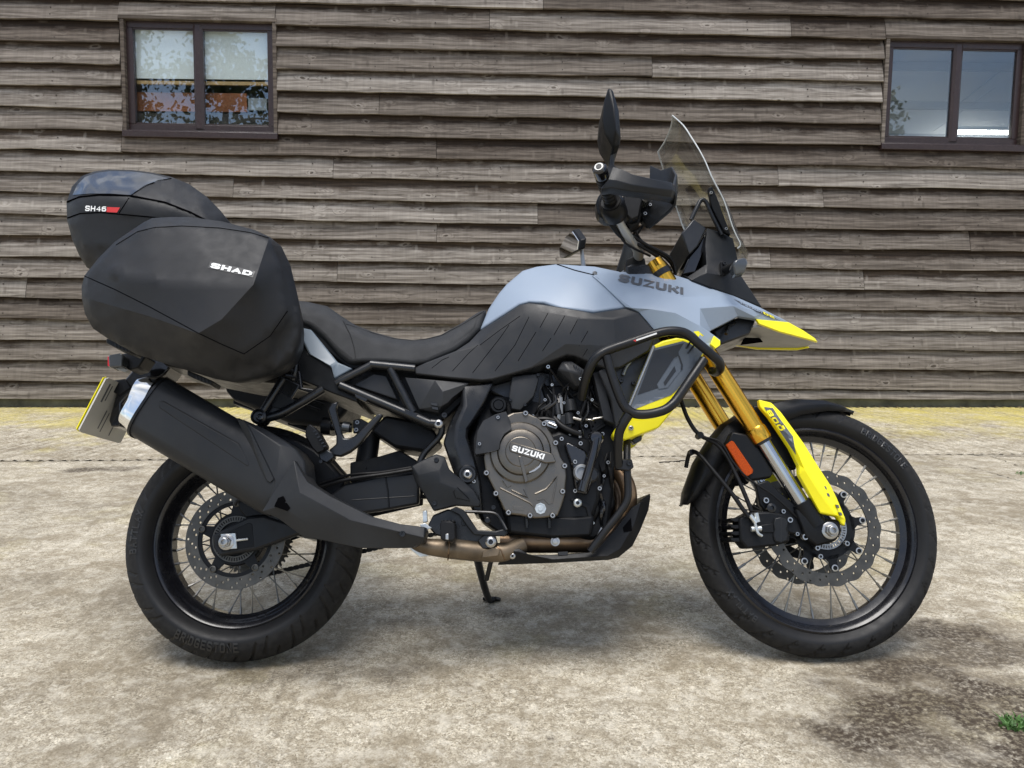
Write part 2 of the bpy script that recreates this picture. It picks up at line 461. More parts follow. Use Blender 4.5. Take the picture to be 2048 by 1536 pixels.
def text_polys(word, tx=0.2, ty=0.2, gap=0.28, narrow='I-', shear=0.0):
    """quads in a 0..1 box; tx,ty stroke widths (fraction of letter width / height)"""
    quads, x0 = [], 0.0
    for ch in word:
        if ch == ' ': x0 += 0.6; continue
        w = 0.22 if ch == 'I' else (0.5 if ch == '-' else 1.0)
        for st in GL[ch]:
            pl = [Vector((x0 + tx / 2 + p[0] * (w - tx if ch != 'I' else 0) + (0 if ch != 'I' else (w - tx) / 2), ty / 2 + p[1] * (1 - ty))) for p in st]
            nP = len(pl); L_, R2_ = [], []
            closed = (pl[0] - pl[-1]).length < 1e-6
            for i, p in enumerate(pl):
                a = pl[i - 1] if i else (pl[-2] if closed else None)
                b = pl[i + 1] if i < nP - 1 else (pl[1] if closed else None)
                d1 = (p - a).normalized() if a is not None else (b - p).normalized()
                d2 = (b - p).normalized() if b is not None else d1
                n1, n2 = Vector((-d1.y, d1.x)), Vector((-d2.y, d2.x))
                m_ = n1 + n2
                m_ = m_.normalized() if m_.length > 0.2 else n1
                k = min(1.5, 1.0 / max(0.35, m_.dot(n1)))
                off = Vector((m_.x * tx / 2 * k, m_.y * ty / 2 * k))
                ext = Vector((0, 0))
                if not closed and (i == 0 or i == nP - 1):
                    e = (-d1 if i == 0 else d2); ext = Vector((e.x * tx / 2, e.y * ty / 2))
                L_.append(p + off + ext); R2_.append(p - off + ext)
            for i in range(nP - 1): quads.append([L_[i], R2_[i], R2_[i + 1], L_[i + 1]])
        x0 += w + gap
    W = x0 - gap
    return [[Vector(((q.x + shear * q.y) / (W), q.y)) for q in qd] for qd in quads]
def decal_text(name, word, quad, mat, parent, objs, lift=0.0016, tx=0.22, ty=0.2, gap=0.28, shear=0.0, vfall=0.2, flat=False, deep=0.0):
    """quad: px corners bottom-left, bottom-right, top-right, top-left; projected on the given surfaces"""
    a, b, c, d = [Vector(q) for q in quad]
    V_, F_ = [], []
    for k, qd in enumerate(text_polys(word, tx, ty, gap, shear=shear)):
        i0 = len(V_)
        for q in qd:
            p2 = (a * (1 - q.x) + b * q.x) * (1 - q.y) + (d * (1 - q.x) + c * q.x) * q.y
            V_.append(cast(objs, p2.x, p2.y, lift + 0.00002 * k, vfall) if not flat else B(p2.x, p2.y, vfall))
        F_.append((i0, i0 + 1, i0 + 2, i0 + 3))
    return link(name, mesh_from(name, V_, F_, 0, merge=False), mat, parent)
def decal_poly(name, poly, mat, parent, objs, lift=0.0012, step=7.0, vfall=0.2, smooth=0):
    """flat print laid on a surface: polygon in px filled with a fine triangulation"""
    pl = []
    for (x0, y0), (x1, y1) in zip(poly, poly[1:] + poly[:1]):
        n = max(1, int(math.hypot(x1 - x0, y1 - y0) / step))
        pl += [(x0 + (x1 - x0) * k / n, y0 + (y1 - y0) * k / n) for k in range(n)]
    nb_ = len(pl)
    y = min(p[1] for p in pl)
    while y < max(p[1] for p in pl):
        x = min(p[0] for p in pl)
        while x < max(p[0] for p in pl):
            c = False
            for (x0, y0), (x1, y1) in zip(poly, poly[1:] + poly[:1]):
                if (y0 > y) != (y1 > y) and x < (x1 - x0) * (y - y0) / (y1 - y0) + x0: c = not c
            if c and min(math.hypot(p[0] - x, p[1] - y) for p in pl[:nb_]) > step * .5: pl.append((x, y))
            x += step
        y += step
    vs2 = [Vector(p) for p in pl]
    r = delaunay_2d_cdt(vs2, [(i, (i + 1) % nb_) for i in range(nb_)], [], 1, 0.01)
    V_ = [cast(objs, p.x, p.y, lift, vfall) for p in r[0]]
    return link(name, mesh_from(name, V_, [tuple(f) for f in r[2]], smooth), mat, parent)
def seam(name, pl, mat, parent, objs, rad=0.0012, n=4, vfall=0.2, lift=0.0):
    """thin line (panel joint, stitching, groove) lying on a surface"""
    pts = []
    for (x0, y0), (x1, y1) in zip(pl, pl[1:]):
        k = max(1, int(math.hypot(x1 - x0, y1 - y0) / 9))
        pts += [cast(objs, x0 + (x1 - x0) * i / k, y0 + (y1 - y0) * i / k, lift, vfall) for i in range(k)]
    pts.append(cast(objs, pl[-1][0], pl[-1][1], lift, vfall))
    v, f = sweep(pts, rad, 5)
    return link(name, mesh_from(name, v, f, 40), mat, parent)

# ================================================================ GROUND
def vnoise(x, y, seed=0):
    xi = np.floor(x).astype(np.int64); yi = np.floor(y).astype(np.int64)
    fx = x - xi; fy = y - yi; fx = fx * fx * (3 - 2 * fx); fy = fy * fy * (3 - 2 * fy)
    def h(a, b):
        n = (a * 374761393 + b * 668265263 + seed * 1442695041) & 0x7fffffff
        n = ((n ^ (n >> 13)) * 1274126177) & 0x7fffffff
        n = (n ^ (n >> 16)) & 0xffff
        return n / 65535.0
    return (h(xi, yi) * (1 - fx) + h(xi + 1, yi) * fx) * (1 - fy) + (h(xi, yi + 1) * (1 - fx) + h(xi + 1, yi + 1) * fx) * fy
def fbm(x, y, oct=5, seed=0, gain=0.55):
    t = 0; a = 1; s = 0
    for k in range(oct):
        t = t + a * vnoise(x * 2 ** k, y * 2 ** k, seed + k * 17); s += a; a *= gain
    return t / s
jl, jr = on_ground(0, 922), on_ground(2048, 908)
wl_, wr_ = on_ground(0, 814), on_ground(2048, 814)
def line_y(a, b, x): return a.y + (b.y - a.y) * (x - a.x) / (b.x - a.x)

def concrete(name, apron):
    m, n, l, b = new_mat(name)
    t = n.new('ShaderNodeTexCoord'); ob = t.outputs['Object']
    def noise(sc, det=6, ro=0.6, vec=ob):
        q = n.new('ShaderNodeTexNoise'); q.inputs['Scale'].default_value = sc; q.inputs['Detail'].default_value = det
        q.inputs['Roughness'].default_value = ro; l.new(vec, q.inputs['Vector']); return q.outputs['Fac']
    base = ramp(n, [(0.30, (0.30, 0.255, 0.18)), (0.48, (0.55, 0.49, 0.375)), (0.68, (0.77, 0.71, 0.58))])
    l.new(noise(3.2, 8, 0.68), base.inputs['Fac'])
    # fine aggregate: pale paste with grey, tan and dark stones
    vo = n.new('ShaderNodeTexVoronoi'); vo.inputs['Scale'].default_value = 135; vo.inputs['Randomness'].default_value = 1
    dist = n.new('ShaderNodeTexNoise'); dist.inputs['Scale'].default_value = 60; l.new(ob, dist.inputs['Vector'])
    vadd = n.new('ShaderNodeMix'); vadd.data_type = 'VECTOR'; vadd.inputs['Factor'].default_value = 0.02
    l.new(ob, vadd.inputs[4]); l.new(dist.outputs['Color'], vadd.inputs[5]); l.new(vadd.outputs[1], vo.inputs['Vector'])
    sep = n.new('ShaderNodeSeparateColor'); l.new(vo.outputs['Color'], sep.inputs[0])
    st = ramp(n, [(0.0, (0.07, 0.06, 0.048)), (0.14, (0.17, 0.145, 0.115)), (0.45, (0.42, 0.375, 0.30)), (0.8, (0.62, 0.58, 0.49)), (1.0, (0.80, 0.76, 0.67))])
    l.new(sep.outputs[0], st.inputs['Fac'])
    c = mixc(n, l, 0.45, base.outputs['Color'], st.outputs['Color'])
    fine = ramp(n, [(0.37, (0.26, 0.23, 0.18)), (0.475, (0.88, 0.87, 0.84)), (0.60, (1.30, 1.29, 1.25))]); l.new(noise(210, 7, 0.78), fine.inputs['Fac'])
    c = mixc(n, l, 1.0, c, fine.outputs['Color'], 'MULTIPLY')
    pit = ramp(n, [(0.57, 0.0), (0.66, 1.0)]); l.new(noise(40, 8, 0.74), pit.inputs['Fac'])
    c = mixc(n, l, mathn(n, l, 'MULTIPLY', pit.outputs['Color'], 0.55), c, (0.10, 0.085, 0.06))
    # blotches
    bl = ramp(n, [(0.46, 0.0), (0.66, 0.7)]); l.new(noise(1.3, 9, 0.72), bl.inputs['Fac'])
    c = mixc(n, l, bl.outputs['Color'], c, (0.17, 0.135, 0.085))
    b2 = ramp(n, [(0.44, 0.0), (0.60, 0.62)]); l.new(noise(6.5, 9, 0.74), b2.inputs['Fac'])
    c = mixc(n, l, b2.outputs['Color'], c, (0.215, 0.172, 0.108))
    b3 = ramp(n, [(0.50, 0.0), (0.66, 0.55)]); l.new(noise(15, 8, 0.72), b3.inputs['Fac'])
    c = mixc(n, l, b3.outputs['Color'], c, (0.70, 0.65, 0.54))
    for att, col, k in (('moss', (0.60, 0.50, 0.07), 0.9), ('damp_dirt_shade', (0.13, 0.11, 0.08), 0.8), ('stain', (0.050, 0.035, 0.022), 1.0)):
        a = n.new('ShaderNodeAttribute'); a.attribute_name = att
        rough = ramp(n, [(0.30, 0.15), (0.62, 1.0)] if att != 'stain' else [(0.37, 0.30), (0.54, 1.0)]); l.new(noise({'moss': 60, 'damp_dirt_shade': 26, 'stain': 75}[att], 7, 0.7), rough.inputs['Fac'])
        c = mixc(n, l, mathn(n, l, 'MULTIPLY', mathn(n, l, 'MULTIPLY', a.outputs['Fac'], rough.outputs['Color']), k, True), c, col)
    l.new(c, b.inputs['Base Color'])
    rr = ramp(n, [(0.3, 0.62), (0.7, 0.92)]); l.new(noise(7, 5), rr.inputs['Fac']); l.new(rr.outputs['Color'], b.inputs['Roughness'])
    b.inputs['Specular IOR Level'].default_value = 0.35
    bp = n.new('ShaderNodeBump'); bp.inputs['Strength'].default_value = 0.9; bp.inputs['Distance'].default_value = 0.0022
    hh = mathn(n, l, 'ADD', mathn(n, l, 'MULTIPLY', noise(150, 6, 0.75), 1.0), mathn(n, l, 'MULTIPLY', sep.outputs[1], 0.5))
    l.new(hh, bp.inputs['Height']); l.new(bp.outputs['Normal'], b.inputs['Normal'])
    return m
M['concrete'] = concrete('worn_concrete', False)

def blob(X, Y, pts, seed):
    out = np.zeros_like(X)
    for px, py, rx, ry, k in pts:
        g = on_ground(px, py)
        d = np.sqrt(((X - g.x) / rx) ** 2 + ((Y - g.y) / ry) ** 2)
        nz = fbm(X * 7 + 3, Y * 7, 6, seed, 0.62)
        out = np.maximum(out, k * np.clip((1.25 - d) * 1.2 + (nz - 0.5) * 3.4, 0, 1) * np.clip((1.6 - d) * 2, 0, 1))
    return out
def sheet(name, y0f, y1f, ncol, nrow, smax, amp, apron, parent=None):
    s = np.linspace(-smax, smax, ncol); t = np.linspace(0, 1, nrow)
    Sx, T = np.meshgrid(s, t)
    if apron:
        xs = Sx * 7.7
        Y = y0f(xs) + (y1f(xs) - y0f(xs)) * T; X = xs
    else:
        yend = y1f(Sx * 5.0)
        Y = y0f(0) * (yend / y0f(0)) ** T; X = Sx * Y
        Y = Y.copy(); 
    big = fbm(X * 1.1, Y * 1.1, 4, 5)
    groove_mask = np.clip((fbm(X * 0.9 + 9, Y * 0.5, 3, 9) - (0.22 if apron else 0.42)) * 4, 0, 1)
    if not apron: groove_mask *= 0.35 + 0.65 * np.clip((X + 0.2) * 1.2, 0, 1)
    sp = 0.075 if apron else 0.043
    wob = (fbm(X * 3, Y * 1.5, 3, 21) - 0.5) * 0.05
    gr = np.sin((X + wob) * 2 * PI / sp) * 0.5 + 0.25 * np.sin((X + wob * 1.5) * 2 * PI / (sp * 0.47) + 1)
    rough = (fbm(X * 95, Y * 95, 3, 31, 0.6) - 0.5)
    pits = np.clip(fbm(X * 16, Y * 16, 3, 77) - 0.62, 0, 1)
    Z = amp * (gr * groove_mask * (0.0085 if apron else 0.0050) + rough * 0.0045 + (big - 0.5) * 0.006 - pits * 0.02)
    st = np.zeros_like(X); mo = np.zeros_like(X); da = np.zeros_like(X)
    if apron:
        d = (line_y(wl_, wr_, X) - Y)
        n1 = fbm(X * 2.2, Y * 2.2, 6, 55, 0.62)
        mo = np.clip((2.2 - d) * 0.6 + (n1 - 0.55) * 2.4, 0, 1) * np.clip(0.45 + (fbm(X * 14, Y * 3, 5, 91, 0.65)) * 0.9, 0, 1)
        mo *= 0.75 + 0.25 * np.clip(np.abs(X + 0.5), 0, 1)
        st = np.clip(0.09 - d, 0, 0.09) / 0.09 * 0.8
        st = np.maximum(st, 0.30 * np.clip(0.05 - (Y - line_y(jl, jr, X)), 0, 0.05) / 0.05)
        # dirt lying in the tamping grooves
        da = np.clip(-gr * groove_mask * 1.5 - .15, 0, 1)
    else:
        st = blob(X, Y, [(1960, 1450, .34, .20, 1.0), (2030, 1500, .28, .18, 1.0), (1850, 1490, .14, .10, .8), (1890, 1410, .25, .12, .95), (1885, 1270, .16, .10, .95), (1950, 1300, .17, .09, .8), (1810, 1460, .18, .24, .75), (1780, 1340, .16, .09, .9), (1960, 1370, .3, .05, .5),
                         (165, 940, .22, .07, .9), (230, 935, .2, .05, .6), (1000, 1230, .05, .05, .6), (840, 1250, .1, .07, .35), (1760, 1345, .14, .08, .7), (1100, 1476, .012, .012, 1.0),
                         (1290, 1215, .3, .08, .3), (330, 1030, .4, .05, .25), (640, 1350, .25, .09, .5), (2010, 912, .25, .03, .7)], 41)
        da = np.clip((fbm(X * 2.4, Y * 2.4 + 7, 6, 61, 0.66) - 0.47) * 4, 0, 1) * 0.5
        da = np.maximum(da, np.clip(-gr * groove_mask * 1.6, 0, 1) * 0.85)  # groove shade put into the colour, as overhead light leaves ridges flat
        mo = np.clip((fbm(X * 3, Y * 3, 5, 71) - 0.6) * 1.5, 0, 0.10)
        st = np.maximum(st, 0.35 * np.clip(0.06 - (line_y(jl, jr, X) - Y), 0, 0.06) / 0.06)
    nv = X.size
    co = np.stack([X.ravel(), Y.ravel(), Z.ravel()], 1).astype(np.float32)
    ii = np.arange(nv).reshape(nrow, ncol)
    q = np.stack([ii[:-1, :-1], ii[:-1, 1:], ii[1:, 1:], ii[1:, :-1]], -1).reshape(-1, 4)
    me = bpy.data.meshes.new(name)
    me.vertices.add(nv); me.vertices.foreach_set('co', co.ravel())
    me.loops.add(q.size); me.loops.foreach_set('vertex_index', q.ravel().astype(np.int32))
    me.polygons.add(len(q)); me.polygons.foreach_set('loop_start', np.arange(0, q.size, 4, dtype=np.int32))
    me.update(calc_edges=True)
    me.polygons.foreach_set('use_smooth', [True] * len(q))
    for nm, arr in (('stain', st), ('moss', mo), ('damp_dirt_shade', da)):
        a = me.attributes.new(nm, 'FLOAT', 'POINT'); a.data.foreach_set('value', arr.ravel().astype(np.float32))
    o = link(name, me, 'concrete'); o['kind'] = 'structure'
    return o
GAP = 0.005
sheet('concrete_yard', lambda x: 1.12, lambda x: line_y(jl, jr, x) - GAP, 620, 440, 0.80, 1.0, False)
sheet('concrete_apron', lambda x: line_y(jl, jr, x) + GAP, lambda x: line_y(wl_, wr_, x) + 0.02, 760, 170, 0.95, 1.0, True)
me = mesh_from('ground', [Vector(p) for p in ((-90, -90, -.02), (90, -90, -.02), (90, 60, -.02), (-90, 60, -.02))], [(0, 1, 2, 3)], 0)
g = link('ground', me, 'concrete'); g['kind'] = 'structure'

# ---- cracks in the yard slab: shallow dirt-filled seams
M['dirt'] = plain('crack_dirt', (0.05, 0.04, 0.028), 0.9, var=0.4, vscale=30)
def crack(pl, w):
    V_, F_ = [], []
    pts = []
    for (x0, y0), (x1, y1) in zip(pl, pl[1:]):
        a, b = on_ground(x0, y0), on_ground(x1, y1); k = max(2, int((b - a).length / 0.025))
        pts += [a.lerp(b, i / k) + Vector((rnd.uniform(-1, 1), rnd.uniform(-1, 1), 0)) * 0.008 for i in range(k)]
    for i, p in enumerate(pts):
        ww = w * rnd.uniform(0.25, 1.1)
        V_ += [Vector((p.x, p.y - ww, 0.0035)), Vector((p.x, p.y + ww, 0.0035)), Vector((p.x, p.y, -0.004))]
    for i in range(len(pts) - 1):
        a = i * 3; F_ += [(a, a + 3, a + 4, a + 1)]
    o = link('ground_crack', mesh_from('ground_crack', V_, F_, 0), 'dirt'); o['kind'] = 'structure'
crack([(1842, 910), (1900, 925), (1960, 940), (2048, 965)], 0.010)
crack([(1935, 909), (1985, 914), (2048, 936)], 0.013)
crack([(1320, 925), (1376, 921)], 0.012)

# ================================================================ BARN
e1 = (wr_ - wl_); e1.z = 0; e1.normalize()
e2 = Vector((-e1.y, e1.x, 0))            # into the wall
barn_o = on_ground(1024, 814)
BARN_M = Matrix(((e1.x, e2.x, 0, barn_o.x), (e1.y, e2.y, 0, barn_o.y), (0, 0, 1, 0), (0, 0, 0, 1)))
BARN_I = BARN_M.inverted()
def Wp(px, py, d=0.0):
    """point of the wall plane standing d metres proud, in barn coordinates"""
    dr = ray(px, py); t = ((barn_o - EYE).dot(e2) - d) / dr.dot(e2)
    return BARN_I @ (EYE + dr * t)
barn = empty('timber_barn', 'weathered timber barn clad in overlapping horizontal boards with two brown framed windows', 'barn')
barn.matrix_world = BARN_M

def wood(name, trim=False):
    m, n, l, b = new_mat(name)
    t = n.new('ShaderNodeTexCoord'); oi = n.new('ShaderNodeObjectInfo')
    rv = n.new('ShaderNodeCombineXYZ')
    l.new(mathn(n, l, 'MULTIPLY', oi.outputs['Random'], 37.0), rv.inputs[0]); l.new(mathn(n, l, 'MULTIPLY', oi.outputs['Random'], 91.0), rv.inputs[2])
    ad = n.new('ShaderNodeVectorMath'); ad.operation = 'ADD'; l.new(t.outputs['Object'], ad.inputs[0]); l.new(rv.outputs[0], ad.inputs[1])
    def mapped(s):
        q = n.new('ShaderNodeMapping'); q.inputs['Scale'].default_value = s; l.new(ad.outputs[0], q.inputs['Vector']); return q.outputs['Vector']
    def noise(s, det=6, ro=0.6, dis=0.0):
        q = n.new('ShaderNodeTexNoise'); q.inputs['Scale'].default_value = 1; q.inputs['Detail'].default_value = det
        q.inputs['Roughness'].default_value = ro; q.inputs['Distortion'].default_value = dis
        l.new(mapped(s), q.inputs['Vector']); return q.outputs['Fac']
    # knots: sparse points that bend the grain
    kn = n.new('ShaderNodeTexVoronoi'); kn.inputs['Scale'].default_value = 1; dv = n.new('ShaderNodeTexNoise'); dv.inputs['Scale'].default_value = 9; dv.inputs['Detail'].default_value = 4; l.new(ad.outputs[0], dv.inputs['Vector'])
    dm = n.new('ShaderNodeVectorMath'); dm.operation = 'MULTIPLY_ADD'; dm.inputs[1].default_value = (0.55, 0, 0.7); l.new(dv.outputs['Color'], dm.inputs[0]); l.new(mapped((5.0, 1, 11.0)), dm.inputs[2]); l.new(dm.outputs[0], kn.inputs['Vector'])
    ks = n.new('ShaderNodeSeparateColor'); l.new(kn.outputs['Color'], ks.inputs[0])
    has = mathn(n, l, 'GREATER_THAN', ks.outputs[0], 0.70)
    near = ramp(n, [(0.0, 1.0), (0.42, 0.0)]); l.new(kn.outputs['Distance'], near.inputs['Fac'])
    knot = mathn(n, l, 'MULTIPLY', near.outputs['Color'], has)
    # grain bands bent round the knots
    sx = n.new('ShaderNodeSeparateXYZ'); l.new(ad.outputs[0], sx.inputs[0])
    wav = mathn(n, l, 'ADD', mathn(n, l, 'MULTIPLY', sx.outputs[2], 42.0), mathn(n, l, 'MULTIPLY', noise((1.1, 1, 6), 4, 0.55), 7.0))
    wav = mathn(n, l, 'ADD', wav, mathn(n, l, 'MULTIPLY', knot, 5.0))
    rings = mathn(n, l, 'PINGPONG', wav, 1.0)
    fine = noise((2.2, 3, 150), 7, 0.72, 0.4)
    mid = noise((0.9, 2, 30), 8, 0.68, 0.5)
    g1 = mathn(n, l, 'ADD', mathn(n, l, 'MULTIPLY', rings, 0.13), mathn(n, l, 'MULTIPLY', mid, 0.87))
    g1 = mathn(n, l, 'ADD', mathn(n, l, 'MULTIPLY', g1, 0.66), mathn(n, l, 'MULTIPLY', fine, 0.34))
    brown = ramp(n, [(0.30, (0.014, 0.0105, 0.008)), (0.46, (0.052, 0.038, 0.0275)), (0.64, (0.118, 0.089, 0.067))]); l.new(g1, brown.inputs['Fac'])
    grey = ramp(n, [(0.28, (0.050, 0.043, 0.037)), (0.44, (0.160, 0.142, 0.124)), (0.64, (0.42, 0.39, 0.355))]); l.new(g1, grey.inputs['Fac'])
    hv = n.new('ShaderNodeAttribute'); hv.attribute_name = 'hv'
    so = n.new('ShaderNodeSeparateXYZ'); l.new(t.outputs['Object'], so.inputs[0])
    if trim: fac = 0.55
    else:
        # exposed lower half weathered pale; stain and lap shadow coloured into the top
        zz = mathn(n, l, 'ADD', mathn(n, l, 'MULTIPLY', hv.outputs['Fac'], -1.75), mathn(n, l, 'MULTIPLY', noise((1.6, 1, 6.0), 8, 0.70), 2.7))
        zz = mathn(n, l, 'ADD', zz, mathn(n, l, 'MULTIPLY', mathn(n, l, 'FRACT', mathn(n, l, 'MULTIPLY', oi.outputs['Random'], 7.31)), 0.75))
        wr = ramp(n, [(0.20, 0.0), (0.80, 1.0)]); l.new(zz, wr.inputs['Fac']); fac = wr.outputs['Color']
    c = mixc(n, l, fac, brown.outputs['Color'], grey.outputs['Color'])
    core = ramp(n, [(0.0, 1.0), (0.085, 1.0), (0.13, 0.0)]); l.new(kn.outputs['Distance'], core.inputs['Fac'])
    halo = ramp(n, [(0.10, 0.0), (0.16, 0.6), (0.34, 0.0)]); l.new(kn.outputs['Distance'], halo.inputs['Fac'])
    c = mixc(n, l, mathn(n, l, 'MULTIPLY', mathn(n, l, 'MULTIPLY', halo.outputs['Color'], has), mid), c, (0.50, 0.47, 0.43))
    c = mixc(n, l, mathn(n, l, 'MULTIPLY', mathn(n, l, 'MULTIPLY', core.outputs['Color'], has), 0.75), c, (0.055, 0.042, 0.032))
    # bleached chips and torn fibres beside the knots
    cv = n.new('ShaderNodeTexVoronoi'); cv.inputs['Scale'].default_value = 1
    cm = n.new('ShaderNodeMapping'); cm.inputs['Scale'].default_value = (15, 1, 7); cm.inputs['Rotation'].default_value = (0, 0.45, 0)
    l.new(ad.outputs[0], cm.inputs['Vector']); l.new(cm.outputs['Vector'], cv.inputs['Vector'])
    cs = n.new('ShaderNodeSeparateColor'); l.new(cv.outputs['Color'], cs.inputs[0])
    chip = ramp(n, [(0.0, 1.0), (0.16, 0.7), (0.30, 0.0)]); l.new(cv.outputs['Distance'], chip.inputs['Fac'])
    cf = mathn(n, l, 'MULTIPLY', mathn(n, l, 'MULTIPLY', chip.outputs['Color'], mathn(n, l, 'GREATER_THAN', cs.outputs[1], 0.93)), 0.30)
    c = mixc(n, l, cf, c, (0.50, 0.47, 0.43))
    cf2 = mathn(n, l, 'MULTIPLY', mathn(n, l, 'MULTIPLY', chip.outputs['Color'], mathn(n, l, 'LESS_THAN', cs.outputs[1], 0.035)), 0.45)
    c = mixc(n, l, cf2, c, (0.045, 0.035, 0.027))
    # saw marks across the board, splits along it
    saw = ramp(n, [(0.35, 0.86), (0.65, 1.08)]); l.new(noise((28, 1, 0.7), 4, 0.7), saw.inputs['Fac'])
    c = mixc(n, l, 0.8, c, saw.outputs['Color'], 'MULTIPLY')
    sp = ramp(n, [(0.485, 0.0), (0.50, 1.0), (0.515, 0.0)]); l.new(noise((0.7, 1, 9), 3, 0.5), sp.inputs['Fac'])
    c = mixc(n, l, mathn(n, l, 'MULTIPLY', sp.outputs['Color'], 0.38), c, (0.04, 0.03, 0.024))
    sw = n.new('ShaderNodeMix'); sw.data_type = 'RGBA'; sw.blend_type = 'MULTIPLY'; sw.inputs['Factor'].default_value = 1
    vr = ramp(n, [(0.0, (0.50, 0.45, 0.41)), (0.45, (0.82, 0.78, 0.74)), (1.0, (1.18, 1.16, 1.13))]); l.new(oi.outputs['Random'], vr.inputs['Fac'])
    l.new(c, sw.inputs['A']); l.new(vr.outputs['Color'], sw.inputs['B'])
    l.new(sw.outputs['Result'], b.inputs['Base Color']); b.inputs['Roughness'].default_value = 0.78; b.inputs['Specular IOR Level'].default_value = 0.25
    bp = n.new('ShaderNodeBump'); bp.inputs['Strength'].default_value = 0.8; bp.inputs['Distance'].default_value = 0.006
    l.new(mathn(n, l, 'SUBTRACT', g1, mathn(n, l, 'MULTIPLY', mathn(n, l, 'MULTIPLY', core.outputs['Color'], has), 0.4)), bp.inputs['Height'])
    l.new(bp.outputs['Normal'], b.inputs['Normal'])
    return m
M['board'] = wood('weathered_board'); M['trim'] = wood('weathered_trim', True)

L60 = [-50, -7, 37, 81, 124.5, 169, 213, 257, 299, 342, 384, 428, 469.5, 512.6, 554.5, 595.5, 636.6, 679, 719.5, 762]
R1700 = [-11, 31, 75.3, 117, 161, 203, 246.7, 289.5, 330.5, 373.6, 414.6, 457, 496.5, 537.5, 578.5, 619, 659.4, 698, 738, 778.7]
M860 = [-33, 10.8, 54.8, 98, 144, 186.6, 231, 274.5, 316.4, 359.8, 403, 445]
DP = 0.060
def row_z(i):
    """height of the lower edge of row i as a function of wall x"""
    if i < 0:
        f0 = row_z(0); return lambda x: f0(x) + 0.225 * -i
    a, c = Wp(60, L60[i], DP), Wp(1700, R1700[i], DP)
    pts = [a, c]
    if i < len(M860): pts = [a, Wp(860, M860[i], DP), c]
    def f(x):
        k = 0 if (len(pts) == 2 or x < pts[1].x) else 1
        p, q = pts[k], pts[k + 1]
        return p.z + (q.z - p.z) * (x - p.x) / (q.x - p.x)
    return f
XL, XR = -10.0, 10.0
zbase = lambda x: 0.085                        # lower edge of the bottom board, above the plinth board
JOINTS = {0: [], 1: [1084], 2: [979, 1571], 8: [246, 873], 9: [667, 1556], 10: [466, 1648], 11: [1076], 12: [873, 1947], 13: [1546], 14: [671, 1737], 15: [40], 16: [1420], 17: [], 18: [1010], 3: [], 4: [1300], 6: [760]}
WIN = {'a': (237, 31, 555, 272), 'b': (1772, 71, 2046, 297)}
def board(i, x0, x1, zf, topf, raise_=0.0):
    n = max(3, int((x1 - x0) / 0.14)); V_, F_ = [], []
    ox, oz = x0, zf(x0)
    sd = rnd.uniform(0, 100); warp = rnd.uniform(0.003, 0.012)
    for k in range(n + 1):
        x = x0 + (x1 - x0) * k / n
        zb = zf(x) + raise_ + (mnoise.noise(Vector((x * 1.3, sd, 0))) * 0.013 + mnoise.noise(Vector((x * 6, sd, 4))) * 0.006)
        zt = topf(x) + 0.035; out = mnoise.noise(Vector((x * 0.8, sd, 9))) * warp
        d0 = DP + out; h = zt - zb
        prof = [(-(d0 - .036), zb + .001), (-(d0 + .001), zb), (-(d0 + .002), zb + .006), (-(d0 - .026 - .3 * out), zb + h * .52), (-.006, zt - .030), (.012, zt - .030)]
        V_ += [Vector((x - ox, y, z - oz)) for y, z in prof]
    m = 6
    for k in range(n):
        for j in range(m):
            j2 = (j + 1) % m
            F_.append((k * m + j, k * m + j2, (k + 1) * m + j2, (k + 1) * m + j))
    F_ += [tuple(range(m)), tuple(range(n * m, n * m + m))[::-1]]
    me = mesh_from('plank', V_, F_, 50, merge=False)
    a = me.attributes.new('hv', 'FLOAT', 'POINT')
    for k in range(len(V_)): a.data[k].value = (0, 0, .03, .52, 1, 1)[k % m]
    o = link('plank', me, 'board', barn, Vector((ox, 0, oz)))
    return o
NR = len(L60)
for i in range(-2, NR + 1):
    zf = row_z(i) if i < NR else zbase
    topf = row_z(i - 1)
    cuts = [XL] + sorted(Wp(x, 400, DP).x for x in JOINTS.get(i, [])) + [XR]
    segs = [(a, b, 0.0) for a, b in zip(cuts, cuts[1:])]
    for key, (px0, py0, px1, py1) in WIN.items():
        p0, p1 = Wp(px0 - 1, py0, .05), Wp(px1 + 1, py1, .05)
        nz = []
        for a, b, r in segs:
            xm = (p0.x + p1.x) / 2; zb, zt = zf(xm), topf(xm)
            if zb > p0.z - .01 or zt < p1.z + .03 or b < p0.x or a > p1.x: nz.append((a, b, r)); continue
            if a < p0.x: nz.append((a, p0.x, r))
            if b > p1.x: nz.append((p1.x, b, r))
            if zt > p0.z + .06: nz.append((max(a, p0.x), min(b, p1.x), p0.z - zb - .004))
            if zb < p1.z - .02: nz.append((max(a, p0.x), min(b, p1.x), p1.z - 1000))
        segs = nz
    for a, b, r in segs:
        if r < -500: board(i, a + 0.002, b - 0.002, zf, lambda x, q=r + 1000: q - .02, 0.0)
        elif b - a > 0.03: board(i, a + 0.002, b - 0.002, zf, topf, r)
